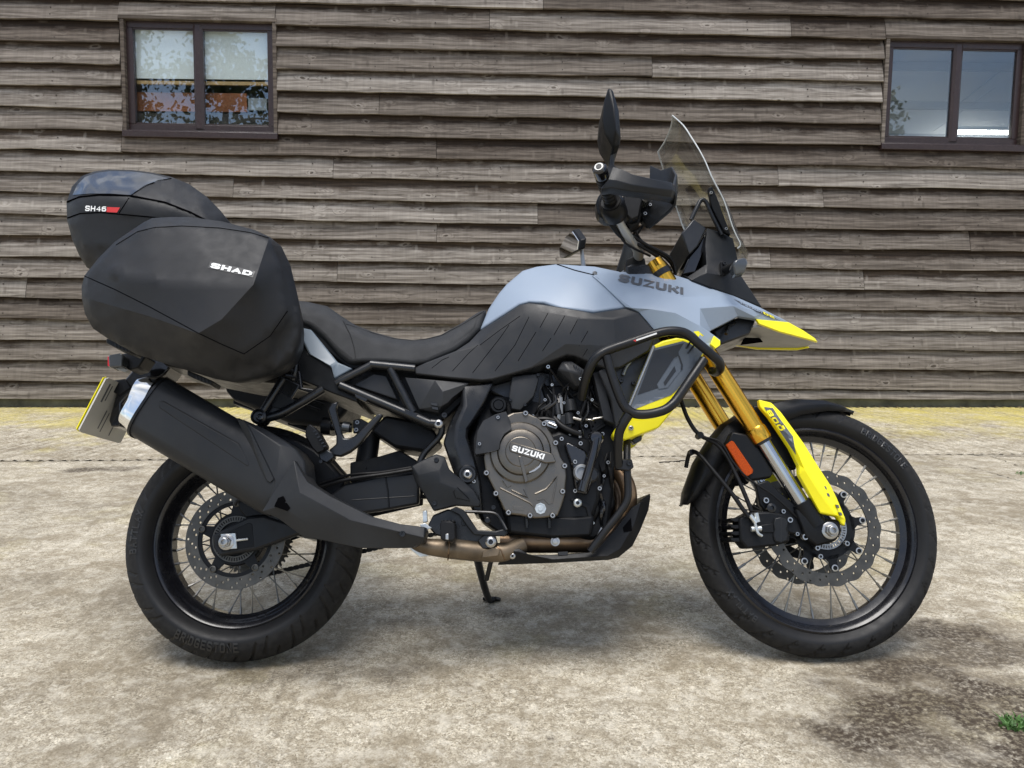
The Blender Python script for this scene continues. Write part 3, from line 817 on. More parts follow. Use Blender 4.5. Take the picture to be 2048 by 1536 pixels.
# nail heads, a pair at every stud
V_, F_ = [], []
for i in range(0, NR):
    f0, f1 = row_z(i), row_z(i - 1)
    for k in range(33):
        x = XL + .25 + k * .6 + rnd.uniform(-.03, .03)
        for q in (.22, .62):
            if rnd.random() < .3: continue
            z = f0(x) + (f1(x) - f0(x)) * (q + rnd.uniform(-.05, .05)); y = -(DP - .036 * q) - .004
            if any(Wp(a[0], a[1], .05).x - .05 < x < Wp(a[2], a[3], .05).x + .05 and Wp(a[2], a[3], .05).z - .08 < z < Wp(a[0], a[1], .05).z + .08 for a in WIN.values()): continue
            o = len(V_); V_ += [Vector((x + .006 * math.cos(t * PI / 3), y, z + .006 * math.sin(t * PI / 3))) for t in range(6)] + [Vector((x + .006 * math.cos(t * PI / 3), y + .01, z + .006 * math.sin(t * PI / 3))) for t in range(6)]
            F_ += [tuple(range(o, o + 6))] + [(o + t, o + (t + 1) % 6, o + 6 + (t + 1) % 6, o + 6 + t) for t in range(6)]
M['nail'] = plain('rusty_nail', (0.05, 0.038, 0.03), 0.7, var=0.4)
o = link('nail', mesh_from('nail', V_, F_, 30, merge=False), 'nail', barn); o['kind'] = 'stuff'
def box(V_, F_, x0, x1, y0, y1, z0, z1):
    k = len(V_)
    V_ += [Vector(p) for p in ((x0, y0, z0), (x1, y0, z0), (x1, y1, z0), (x0, y1, z0), (x0, y0, z1), (x1, y0, z1), (x1, y1, z1), (x0, y1, z1))]
    F_ += [tuple(k + q for q in f) for f in ((0, 3, 2, 1), (4, 5, 6, 7), (0, 1, 5, 4), (1, 2, 6, 5), (2, 3, 7, 6), (3, 0, 4, 7))]
def boxobj(name, mat, parent, x0, x1, y0, y1, z0, z1, bev=0.0, loc=None):
    V_, F_ = [], []; c = Vector(((x0 + x1) / 2, (y0 + y1) / 2, (z0 + z1) / 2))
    box(V_, F_, x0 - c.x, x1 - c.x, y0 - c.y, y1 - c.y, z0 - c.z, z1 - c.z)
    o = link(name, mesh_from(name, V_, F_, 30), mat, parent, c)
    if bev: bevel(o, bev)
    return o
M['plinth'] = plain('damp_plinth', (0.105, 0.105, 0.075), 0.85, var=0.5, vscale=5, bump=0.6, bscale=40)
boxobj('plinth_board', 'plinth', barn, XL, XR, -.012, .05, -.02, .10)
# inner wall skin so no daylight passes between boards (openings left for the windows)
M['inner'] = plain('inner_lining', (0.03, 0.028, 0.026), 0.9)
wa0, wa1 = Wp(237, 31, .0), Wp(555, 272, .0); wb0, wb1 = Wp(1772, 71, .0), Wp(2046, 297, .0)
for k, (x0, x1, z0, z1) in enumerate([(XL, XR, .1, min(wa1.z, wb1.z)), (XL, wa0.x, min(wa1.z, wb1.z), 4.6), (wa1.x, wb0.x, min(wa1.z, wb1.z), 4.6), (wb1.x, XR, min(wa1.z, wb1.z), 4.6),
                                      (wa0.x, wa1.x, wa0.z, 4.6), (wb0.x, wb1.x, wb0.z, 4.6)]):
    boxobj('inner_wall', 'inner', barn, x0, x1, .03, .05, z0, z1)

# ---- windows
M['upvc'] = plain('brown_frame', (0.030, 0.0165, 0.0165), 0.36, var=0.1, dust=0.1)
def window(px0, py0, px1, py1, note):
    d = .05
    a, b = Wp(px0, py0, d), Wp(px1, py1, d)
    w, h = b.x - a.x, a.z - b.z
    fr = empty('window', parent=barn, loc=(a.x, 0, b.z + w * .004)); fr.rotation_euler = (0, 0.0095, 0); fr['label'] = note
    t = .034
    def add(name, mat, *q, bev=.003): return boxobj(name, mat, fr, *q, bev=bev)
    add('trim_board', 'trim', -.002, t, -.056, .0, 0.0, h - t - .001)
    add('trim_board', 'trim', w - t, w + .002, -.056, .0, 0.0, h - t - .001)
    add('trim_board', 'trim', -.012, w + .012, -.062, .0, h - t, h)
    f = .062
    add('frame_rail', 'upvc', t, w - t, -.006, .05, h - t - f, h - t - .001)
    add('frame_rail', 'upvc', t, w - t, -.006, .05, .045, .045 + f)
    add('frame_stile', 'upvc', t, t + f, -.008, .05, .046 + f, h - t - f - .001)
    add('frame_stile', 'upvc', w - t - f, w - t, -.008, .05, .046 + f, h - t - f - .001)
    xm = w * .485 if px0 < 1000 else w * .52
    # chamfered centre post
    V_ = []; F_ = []
    pr = [(xm - .046, .05), (xm - .046, .0), (xm - .022, -.018), (xm + .022, -.018), (xm + .046, .0), (xm + .046, .05)]
    for z in (.07, h - t - .03): V_ += [Vector((x, y - .004, z)) for x, y in pr]
    F_ += [(i, (i + 1) % 6, 6 + (i + 1) % 6, 6 + i) for i in range(6)] + [(0, 1, 2, 3, 4, 5), (11, 10, 9, 8, 7, 6)]
    link('mullion', mesh_from('mullion', V_, F_, 20), 'upvc', fr)
    add('sill', 'upvc', -.004, w + .006, -.078, .0, -.03, .030, bev=.005)
    add('sill_drip', 'upvc', -.002, w + .004, -.050, .0, .031, .044, bev=.002)
    for x0, x1 in ((t + f, xm - .046), (xm + .046, w - t - f)):
        p = add('pane', 'glass', x0 + .001, x1 - .001, .012, .016, .046 + f, h - t - f - .001, bev=0)
        bd = .012
        add('bead', 'upvc', x0, x1, .002, .011, .047 + f, .047 + f + bd, bev=.002); add('bead', 'upvc', x0, x1, .002, .011, h - t - f - bd - .002, h - t - f - .002, bev=.002)
    return fr, a, b
wa = window(237, 31, 555, 272, 'window with a white blind and orange timber behind the glass')
wb = window(1772, 71, 2046, 297, 'window with a lit strip light and pale roof panels behind the glass')

# ---- what shows behind the glass
M['blind'] = plain('blind_white', (0.84, 0.88, 0.86), 0.7, var=0.06, vscale=1.5)
M['papergrey'] = plain('grey_paper', (0.30, 0.33, 0.35), 0.8, var=0.2, vscale=8)
M['pine'] = plain('pine_strip', (0.55, 0.36, 0.16), 0.5, var=0.2)
M['ply'] = plain('orange_ply', (0.24, 0.075, 0.020), 0.5, var=0.65, vscale=2.2)
M['dark'] = plain('shelf_dark', (0.045, 0.040, 0.032), 0.7, var=0.4)
M['lining'] = plain('roof_lining', (0.66, 0.69, 0.71), 0.7, var=0.05, vscale=1)
M['purlin'] = plain('purlin_steel', (0.40, 0.44, 0.49), 0.5, var=0.05)
def at_in(px, py, dep): return Wp(px, py, -dep)
def inside(name, mat, px0, py0, px1, py1, dep, th, label, cat):
    a, b = at_in(px0, py0, dep), at_in(px1, py1, dep)
    c = Vector(((a.x + b.x) / 2, dep, (a.z + b.z) / 2)); V_, F_ = [], []
    box(V_, F_, a.x - c.x, b.x - c.x, 0, th, b.z - c.z, a.z - c.z)
    o = link(name, mesh_from(name, V_, F_, 30), mat)
    o.matrix_world = BARN_M @ Matrix.Translation(c)
    o['label'] = label; o['category'] = cat
    return o
inside('roller_blind', 'blind', 235, 20, 565, 160, .055, .008, 'plain white blind covering the upper part of the left window', 'blind')
inside('shelf_edge', 'pine', 235, 160.5, 565, 171, .058, .03, 'narrow pine strip under the white blind in the left window', 'shelf edge')
inside('plywood_panel', 'ply', 235, 184, 494, 224, .09, .02, 'orange plywood panel low behind the left window glass', 'panel')
inside('storage_box', 'dark', 235, 225, 560, 290, .10, .2, 'dark box below the orange panel behind the left window', 'box')
inside('paper_sheet', 'papergrey', 496, 196, 534, 221, .09, .004, 'white sheet of paper beside the orange panel in the left window', 'paper')
ra, rb = at_in(1700, 20, .9), at_in(2150, 330, .9)
boxobj('roof_lining', 'lining', barn, ra.x, rb.x, .9, .92, rb.z, ra.z)
for y0, y1 in ((122, 144), (201, 221), (266, 292)):
    a, b = at_in(1700, y0, .86), at_in(2150, y1, .86)
    boxobj('purlin', 'purlin', barn, a.x, b.x, .86, .899, b.z, a.z)
def brace(x0, y0, x1, y1, w):
    a, b = at_in(x0, y0, .84), at_in(x1, y1, .84)
    v, f = sweep([a, b], w, 6); link('roof_brace', mesh_from('roof_brace', v, f, 40), 'purlin', barn)
brace(1922, 205, 2005, 138, .008); brace(1868, 262, 1990, 175, .005)
# lit strip light
m, n, l, b = new_mat('tube_glow'); b.inputs['Emission Color'].default_value = (1, 0.95, 0.86, 1); b.inputs['Emission Strength'].default_value = 14.0
M['glow'] = m
sl = empty('strip_light', 'lit white strip light seen through the right window', 'strip light')
a, b = at_in(1909, 265, .55), at_in(2046, 266, .55)
sl.matrix_world = BARN_M @ Matrix.Translation((a + b) / 2); hl = (b - a).length / 2
v, f = sweep([Vector((-hl, 0, 0)), Vector((hl, 0, 0))], .017, 12); link('tube', mesh_from('tube', v, f, 40), 'glow', sl)
boxobj('housing', 'blind', sl, -hl - .03, hl + .03, -.02, .04, .022, .06)
# closed shell of the barn so that the inside is a dim room
M['shell'] = plain('barn_shell', (0.16, 0.15, 0.14), 0.9)
boxobj('back_wall', 'shell', barn, XL, XR, 6.0, 6.1, 0, 4.6); boxobj('roof', 'shell', barn, XL, XR, -.05, 6.1, 4.6, 4.7)
boxobj('end_wall', 'shell', barn, XL - .1, XL, 0.0, 6.1, 0, 4.6); boxobj('end_wall', 'shell', barn, XR, XR + .1, 0.0, 6.1, 0, 4.6)
boxobj('inner_floor', 'shell', barn, XL, XR, .06, 6.0, -.01, .004)

# ================================================================ trees across the yard (seen mirrored in the panes)
def leafmat():
    m, n, l, b = new_mat('leaf'); oi = n.new('ShaderNodeTexCoord')
    no = n.new('ShaderNodeTexNoise'); no.inputs['Scale'].default_value = 1.2; l.new(oi.outputs['Object'], no.inputs['Vector'])
    r = ramp(n, [(0.3, (0.035, 0.05, 0.02)), (0.7, (0.10, 0.115, 0.05))]); l.new(no.outputs['Fac'], r.inputs['Fac']); l.new(r.outputs['Color'], b.inputs['Base Color'])
    return m
M['leaf'] = leafmat(); M['bark'] = plain('bark', (0.12, 0.10, 0.08), 0.9, var=0.4, bump=0.6, bscale=30)
def mirrored(px, py, dist):
    p = BARN_M @ Wp(px, py); d = (p - EYE).normalized(); r = d - e2 * 2 * d.dot(e2)
    return p + r * dist
def tree(c, rad, label, nl, cone=False):
    root = empty('yard_tree', label, 'tree', loc=(c.x, c.y, 0), group='trees across the yard mirrored in the windows')
    H = c.z + rad * .6; rr = random.Random(int(c.x * 10))
    V_, F_ = [], []
    tp = [Vector((math.sin(k) * .12, math.cos(k * 1.7) * .12, H * k / 7)) for k in range(8)]
    v, f = sweep(tp, [.24 - .028 * k for k in range(8)], 8); V_ += v; F_ += f
    tips = []
    for k in range(26):
        z = H * rr.uniform(.3, .96); a = rr.uniform(0, 2 * PI)
        ln = rad * (rr.uniform(.55, 1.1) * (1.15 - .75 * max(0, (z / H - .45)) / .55))
        b0 = Vector((0, 0, z)); b1 = b0 + Vector((math.cos(a), math.sin(a), .35)) * ln * .5; b2 = b0 + Vector((math.cos(a), math.sin(a), .1 if not cone else -.1)) * ln
        q = spline([b0, b1, b2], 4); v, f = sweep(q, [.06 - .05 * i / (len(q) - 1) for i in range(len(q))], 5)
        o = len(V_); V_ += v; F_ += [tuple(i + o for i in g_) for g_ in f]
        tips += q[2:]
    link('trunk', mesh_from('trunk', V_, F_, 40), 'bark', root)
    V_, F_ = [], []
    for k in range(nl):
        t = rr.choice(tips); p = t + Vector((rr.gauss(0, .34), rr.gauss(0, .34), rr.gauss(-.12, .30)))
        a, bb = Vector((rr.uniform(-1, 1), rr.uniform(-1, 1), rr.uniform(-1, 1))).normalized() * rr.uniform(.05, .12), None
        bb = a.orthogonal() * .6
        o = len(V_); V_ += [p - a, p + bb, p + a, p - bb]; F_.append((o, o + 1, o + 2, o + 3))
    link('crown', mesh_from('crown', V_, F_, 0, merge=False), 'leaf', root)
tree(mirrored(455, 120, 17), 2.3, 'leafy tree reflected across the middle of the left window', 3600)
tree(mirrored(1722, 262, 18), 2.1, 'drooping tree whose shoots are reflected at the left edge of the right window', 3000, True)
tree(mirrored(275, 40, 24), 2.6, 'leafy tree reflected at the left edge of the left window', 2600)

# ---- blown dirt and leaf fragments along the foot of the wall
M['litter'] = plain('dead_leaf', (0.075, 0.050, 0.028), 0.9, var=0.5, vscale=30)
V_, F_ = [], []
for k in range(900):
    x = rnd.uniform(-5.6, 5.6); y = line_y(wl_, wr_, x) - abs(rnd.gauss(0, .07)) - .01
    s_ = rnd.uniform(.004, .018); a = rnd.uniform(0, 6.28); o = len(V_); zz = .006 + rnd.random() * .012
    V_ += [Vector((x + math.cos(a + t) * s_ * q, y + math.sin(a + t) * s_ * q, zz + rnd.uniform(-.004, .006))) for t, q in ((0, 1), (1.57, .5), (3.14, 1), (4.71, .5))]
    F_.append((o, o + 1, o + 2, o + 3))
o = link('leaf_litter', mesh_from('leaf_litter', V_, F_, 0, merge=False), 'litter'); o['kind'] = 'stuff'
# ---- weeds in the yard
M['grass'] = plain('grass_blade', (0.07, 0.16, 0.035), 0.6, var=0.4, vscale=40)
M['mossy'] = plain('moss', (0.09, 0.11, 0.02), 0.9, var=0.5, vscale=60)
def tuft(px, py, n, rad, h, label):
    c = on_ground(px, py); V_, F_ = [], []
    for k in range(n):
        a = rnd.uniform(0, 2 * PI); r = rad * math.sqrt(rnd.random()); p = Vector((math.cos(a) * r, math.sin(a) * r * .7, -.004))
        dr = Vector((rnd.gauss(0, .55), rnd.gauss(0, .55), 1)).normalized() * h * rnd.uniform(.4, 1.1); sd = dr.cross(Vector((rnd.random(), rnd.random(), 0))).normalized() * .0022
        bend = Vector((dr.x, dr.y, -abs(dr.z) * .25)) * .6; o = len(V_)
        V_ += [p - sd, p + sd, p + dr * .6 + sd * .8, p + dr * .6 - sd * .8, p + dr + bend]
        F_ += [(o, o + 1, o + 2, o + 3), (o + 3, o + 2, o + 4)]
    o = link('grass_tuft', mesh_from('grass_tuft', V_, F_, 0, merge=False), 'grass', None, c); o['label'] = label; o['category'] = 'grass tuft'
tuft(2040, 1452, 150, .045, .032, 'small green grass tuft growing from the brown stain in the near right corner')
tuft(2047, 948, 60, .05, .022, 'little weed growing in the far slab crack at the right edge')

# ================================================================ MOTORCYCLE
bike = empty('motorcycle', 'grey-blue and yellow adventure motorcycle leaning on its side stand in the yard', 'motorcycle')
bike.matrix_world = BIKE_M
WR, WF = 0.3225, 0.349
CR, CF = Vector((0, 0, WR)), Vector((1.57, 0, WF))

def seg_dist(X, Y, a, b):
    ax, ay = a; bx, by = b; dx, dy = bx - ax, by - ay
    t = np.clip(((X - ax) * dx + (Y - ay) * dy) / (dx * dx + dy * dy), 0, 1)
    return np.hypot(X - ax - t * dx, Y - ay - t * dy)
def tyre(parent, R, half, bead_r, bead_v, crown, segs, npitch, cuts, hw):
    """tyre with cut grooves. profile goes bead -> sidewall -> tread -> sidewall -> bead"""
    prof = []
    # sidewall + tread as an ellipse-like section
    for k in range(57):
        a = -1.0 + 2.0 * k / 56
        ang = a * R_(118)
        v = half * math.sin(ang) * (1.0 if abs(ang) < PI / 2 else 1.0)
        hgt = (R - crown - bead_r) / (1 - math.cos(R_(118)) * .9)
        c0 = R - crown - hgt * .0
        r = (R - crown) + crown * math.cos(min(PI / 2, abs(ang))) if abs(ang) <= PI / 2 else (R - crown) - (abs(ang) - PI / 2) / R_(28) * (R - crown - bead_r)
        if abs(ang) > PI / 2:
            f = (abs(ang) - PI / 2) / R_(28); v = math.copysign(half + (bead_v - half) * f ** 1.6, a)
        prof.append((v, r))
    prof = np.array(prof); n = len(prof)
    arc = np.concatenate([[0], np.cumsum(np.hypot(np.diff(prof[:, 0]), np.diff(prof[:, 1])))]); arc -= arc[n // 2]
    # resample evenly
    m = 64; s_new = np.linspace(arc[0], arc[-1], m)
    pv, pr = np.interp(s_new, arc, prof[:, 0]), np.interp(s_new, arc, prof[:, 1])
    th = np.linspace(0, 2 * PI, segs, endpoint=False)
    TH, SS = np.meshgrid(th, s_new, indexing='ij')
    L = 2 * PI * R / npitch
    X = (TH * R) % L; dep = np.zeros_like(TH)
    for side in (1, -1):
        for a, b in cuts:
            for off in (-L, 0, L):
                o = off + (L * .5 if side < 0 else 0)
                d = seg_dist(X, SS * side, (a[0] * L + o, a[1]), (b[0] * L + o, b[1]))
                dep = np.maximum(dep, np.clip((hw - d) / .0012, 0, 1))
    nv, nr = np.gradient(pr, s_new), -np.gradient(pv, s_new)      # inward normal helper
    ln = np.hypot(nv, nr); nv, nr = -nv / ln, -nr / ln
    rr = pr[None, :] - np.maximum(np.abs(nr), .75)[None, :] * dep * .0085; vv = np.repeat(pv[None, :], segs, 0)
    co = np.stack([rr * np.cos(TH), -vv, rr * np.sin(TH)], -1).reshape(-1, 3)
    i = np.arange(segs)[:, None] * m + np.arange(m - 1)[None, :]; j = ((np.arange(segs) + 1) % segs)[:, None] * m + np.arange(m - 1)[None, :]
    q = np.stack([i, j, j + 1, i + 1], -1).reshape(-1, 4)
    tr = (np.abs(SS) < arc[-1] * .66) * (1 - dep)
    me = bpy.data.meshes.new('tyre'); me.from_pydata(co.tolist(), [], q.tolist()); me.update()
    me.polygons.foreach_set('use_smooth', [True] * len(me.polygons))
    a = me.attributes.new('tread', 'FLOAT', 'POINT'); a.data.foreach_set('value', tr.ravel().astype(np.float32))
    return link('tyre', me, 'tyre', parent), (pv, pr)
def tyremat():
    m = plain('tyre', (0.0085, 0.0085, 0.009), 0.5, bump=0.3, bscale=500, var=0.2, spec=0.3)
    n, l = m.node_tree.nodes, m.node_tree.links; b = n['Principled BSDF']
    src = b.inputs['Base Color'].links[0].from_socket; rsrc = b.inputs['Roughness'].links[0].from_socket
    a = n.new('ShaderNodeAttribute'); a.attribute_name = 'tread'
    t = n.new('ShaderNodeTexCoord'); no = n.new('ShaderNodeTexNoise'); no.inputs['Scale'].default_value = 70; no.inputs['Detail'].default_value = 8
    l.new(t.outputs['Object'], no.inputs['Vector'])
    wc = ramp(n, [(0.3, (0.008, 0.008, 0.0085)), (0.7, (0.018, 0.0175, 0.017))]); l.new(no.outputs['Fac'], wc.inputs['Fac'])
    l.new(mixc(n, l, a.outputs['Fac'], src, wc.outputs['Color']), b.inputs['Base Color'])
    l.new(mixc(n, l, a.outputs['Fac'], rsrc, (0.8, 0.8, 0.8)), b.inputs['Roughness'])
    return m
M['tyre'] = tyremat()
def ring_text(name, word, parent, r0, r1, vfun, a_mid, span, mat, tx=.26, ty=.22, lift=.0022):
    V_, F_ = [], []
    for qd in text_polys(word, tx, ty):
        k = len(V_)
        for q in qd:
            a = a_mid + (.5 - q.x) * span * (1 if r1 > r0 else -1); r = r0 + (r1 - r0) * q.y
            V_.append(Vector((r * math.cos(a), -(vfun(r) + lift), r * math.sin(a))))
        F_.append((k, k + 1, k + 2, k + 3))
    return link(name, mesh_from(name, V_, F_, 0, merge=False), mat, parent)
M['emboss'] = plain('tyre_lettering', (0.016, 0.016, 0.0165), 0.40, var=0.1)

def wheel(name, c, R, half, rimr, hubs, nsp, rot):
    w = empty(name, parent=bike, loc=c)
    fr = name.startswith('front')
    if fr: cuts = [((0.0, .006), (.75, .062)), ((.30, .020), (.58, .030)), ((.58, .030), (.44, .042)), ((.44, .042), (.80, .052))]
    else: cuts = [((0.0, .004), (.42, .090)), ((.50, .050), (.74, .096)), ((.74, .030), (.90, .060))]
    t, (pv, pr) = tyre(w, R, half, rimr + .012, half * .62, half * .86 if fr else half * .74, 900, 28 if fr else 17, cuts, .0028 if fr else .0045)
    bv = half * .62
    rim = [(bv + .004, rimr + .016), (bv + .007, rimr + .010), (bv + .002, rimr + .001), (bv - .012, rimr - .006), (bv * .45, rimr - .014), (bv * .35, rimr - .022),
           (-bv * .35, rimr - .022), (-bv * .45, rimr - .014), (-bv + .012, rimr - .006), (-bv - .002, rimr + .001), (-bv - .007, rimr + .010), (-bv - .004, rimr + .016), (-bv + .01, rimr + .006), (bv - .01, rimr + .006)]
    link('rim', lathe_mesh('rim', rim, 96, 35, True), 'rim', w)
    hv, hr = hubs
    hub = [(-hv - .012, .02), (-hv - .010, hr - .004), (-hv - .004, hr), (-hv + .006, hr), (-hv + .010, hr - .012), (-.02, .028), (.02, .028), (hv - .010, hr - .012), (hv - .006, hr), (hv + .004, hr), (hv + .010, hr - .004), (hv + .012, .02)]
    link('hub', lathe_mesh('hub', hub, 48, 30), 'rim', w)
    # four spoke shapes, repeated round the wheel
    shapes = []
    for side in (1, -1):
        for cross in (1, -1):
            a1 = cross * R_(34 if fr else 30)
            p0 = Vector((hr * .97 * math.cos(a1), -side * hv, hr * .97 * math.sin(a1)))
            p1 = Vector((rimr - .016, -side * bv * (.22), 0)); d = (p1 - p0)
            v, f = sweep([p0, p0 + d * .86, p0 + d * .862, p1], [.0020, .0020, .0034, .0036], 6)
            shapes.append(mesh_from('spoke', v, f, 40))
    for me in shapes: me.materials.append(M['spoke'])
    for k in range(nsp):
        o = bpy.data.objects.new('spoke', shapes[k % 4]); COL.objects.link(o); o.parent = w
        o.rotation_euler = (0, -2 * PI * k / nsp + rot, 0)
    vf = lambda r: float(np.interp(r, pr[:len(pr) // 2], np.abs(pv[:len(pv) // 2])))
    return w, vf
def ring_disc(name, parent, ro, ri, v0, v1, mat, holes, wavy=0, hole_r=.004, seg=160):
    """flat brake disc with drilled holes and an optional wavy edge; holes=[(r, angle)...]"""
    V2, E2 = [], []
    def loop(pts):
        k = len(V2); V2.extend(pts); n = len(pts); E2.extend((k + i, k + (i + 1) % n) for i in range(n))
    loop([Vector(((ro + (wavy * math.cos(a * 18)) ) * math.cos(a), (ro + wavy * math.cos(a * 18)) * math.sin(a))) for a in (2 * PI * i / seg for i in range(seg))])
    inner = [Vector(((ri) * math.cos(a), ri * math.sin(a))) for a in (2 * PI * i / 72 for i in range(72))]; loop(inner)
    for r, a, hr in holes: loop([Vector((r * math.cos(a) + hr * math.cos(b), r * math.sin(a) + hr * math.sin(b))) for b in (2 * PI * i / 8 for i in range(8))])
    rs = delaunay_2d_cdt(V2, E2, [], 0, 1e-6)
    vv = rs[0]; fs = []
    for f in rs[2]:
        c = sum((vv[i] for i in f), Vector((0, 0))) / len(f); d = c.length; a = math.atan2(c.y, c.x)
        if d < ri or d > ro + wavy * math.cos(a * 18): continue
        if any((c - Vector((r * math.cos(b), r * math.sin(b)))).length < hr * .93 for r, b, hr in holes): continue
        fs.append(tuple(f))
    n = len(vv); V_ = [Vector((p.x, -v1, p.y)) for p in vv] + [Vector((p.x, -v0, p.y)) for p in vv]
    cnt = {}
    for f in fs:
        for a, b in zip(f, f[1:] + f[:1]): cnt[(a, b)] = 1
    F_ = fs + [tuple(i + n for i in reversed(f)) for f in fs] + [(b, a, a + n, b + n) for (a, b) in cnt if (b, a) not in cnt]
    return link(name, mesh_from(name, V_, F_, 30), mat, parent)

fw, fvf = wheel('front_wheel', CF, .344, .047, .264, (.036, .048), 36, .06)
rw, rvf = wheel('rear_wheel', CR, .318, .078, .218, (.050, .062), 36, .02)
ring_text('lettering', 'BRIDGESTONE', rw, .288, .262, rvf, R_(-103), .62, 'emboss')
ring_text('lettering', 'BATTLAX', rw, .262, .284, rvf, R_(176), .42, 'emboss')
ring_text('lettering', 'BRIDGESTONE', fw, .298, .318, fvf, R_(47), .50, 'emboss')
ring_text('lettering', 'BATTLAX', fw, .298, .316, fvf, R_(222), .34, 'emboss')

def disc_holes(ro, n, rows, hr):
    return [(r, 2 * PI * (k + off) / n, hr) for k in range(n) for r, off in rows]
for s in (1, -1):
    v = .078 * s
    ring_disc('brake_disc', fw, .1535, .120, v - .0025, v + .0025, 'disc', disc_holes(.15, 18, ((.147, .5), (.138, .0), (.128, .35)), .0032), .0022)
    V2, E2 = [], []
    # carrier: inner ring and six arms
    ca = link('disc_carrier', lathe_mesh('disc_carrier', [(v - .003, .058), (v + .003, .058), (v + .003, .084), (v - .003, .084)], 48, 30, True), 'plastic', fw)
    for k in range(8):
        a = 2 * PI * k / 8 + R_(10)
        d, e = Vector((math.cos(a), 0, math.sin(a))), Vector((-math.sin(a), 0, math.cos(a)))
        pr = [(.074, .022), (.092, .010), (.106, .010), (.114, .007)]
        V_ = []
        for y in (-v - .003, -v + .003):
            V_ += [d * r + e * h + Vector((0, y, 0)) for r, h in pr] + [d * r - e * h + Vector((0, y, 0)) for r, h in reversed(pr)]
        F_ = [tuple(range(8)), tuple(range(8, 16))[::-1]] + [(i, (i + 1) % 8, 8 + (i + 1) % 8, 8 + i) for i in range(8)]
        link('carrier_arm', mesh_from('carrier_arm', V_, F_, 30), 'plastic', fw)
        b = link('disc_bobbin', lathe_mesh('disc_bobbin', [(v - .005, .0), (v - .005, .009), (v + .005 * s, .009), (v + .0055 * s, .006), (v + .002 * s, .0055), (v + .002 * s, 0)], 14, 35), 'steel', fw)
        b.location = d * .1075
# sensor ring
def tone_ring(parent, r0, r1, v, n):
    V_, F_ = [], []
    for k in range(n):
        for a0, a1 in ((0, .55),):
            A0, A1 = 2 * PI * (k + a0) / n, 2 * PI * (k + a1) / n
            o = len(V_)
            for vv_ in (v, v - .002):
                V_ += [Vector((r * math.cos(a), -vv_, r * math.sin(a))) for r, a in ((r0 + .003, A0), (r1 - .003, A0), (r1 - .003, A1), (r0 + .003, A1))]
            F_ += [(o, o + 1, o + 2, o + 3), (o + 1, o + 5, o + 6, o + 2), (o, o + 4, o + 5, o + 1), (o + 3, o + 2, o + 6, o + 7)]
    for ra, rb in ((r0, r0 + .003), (r1 - .003, r1)):
        me = lathe_mesh('x', [(v - .002, ra), (v, ra), (v, rb), (v - .002, rb)], 60, 30, True)
        o = len(V_); V_ += [q.co.copy() for q in me.vertices]; F_ += [tuple(i + o for i in p.vertices) for p in me.polygons]
        bpy.data.meshes.remove(me)
    return link('sensor_ring', mesh_from('sensor_ring', V_, F_, 30), 'disc' if parent.name.startswith('rear') else 'alloy', parent)
tone_ring(fw, .044, .058, .088, 48)
ring_disc('brake_disc', rw, .130, .098, .088, .093, 'disc', disc_holes(.12, 20, ((.1235, .0), (.113, .33), (.1045, .66)), .0034))
link('disc_carrier', lathe_mesh('disc_carrier', [(.086, .088), (.091, .088), (.091, .100), (.086, .100)], 60, 30, True), 'plastic', rw)
link('hub_cover', lathe_mesh('hub_cover', [(.060, .070), (.084, .070), (.089, .066), (.089, .061), (.082, .060), (.082, .0)], 60, 30), 'plastic', rw)
for k in range(5):
    a = 2 * PI * k / 5 + .35; d = Vector((math.cos(a), 0, math.sin(a))); e = Vector((-math.sin(a), 0, math.cos(a)))
    V_ = [d * r + e * h + Vector((0, y, 0)) for y in (-.086, -.090) for r, h in ((.064, .016), (.092, .010), (.092, -.010), (.064, -.016))]
    link('carrier_arm', mesh_from('carrier_arm', V_, [(0, 1, 2, 3), (7, 6, 5, 4)] + [(i, (i + 1) % 4, 4 + (i + 1) % 4, 4 + i) for i in range(4)], 30), 'plastic', rw)
for k in range(5):
    a = 2 * PI * k / 5 + .35
    b = link('disc_bolt', lathe_mesh('disc_bolt', [(.085, 0), (.085, .009), (.096, .009), (.097, .006), (.094, .005), (.094, 0)], 12, 35), 'disc', rw); b.location = Vector((math.cos(a), 0, math.sin(a))) * .093
tone_ring(rw, .045, .060, .094, 50)
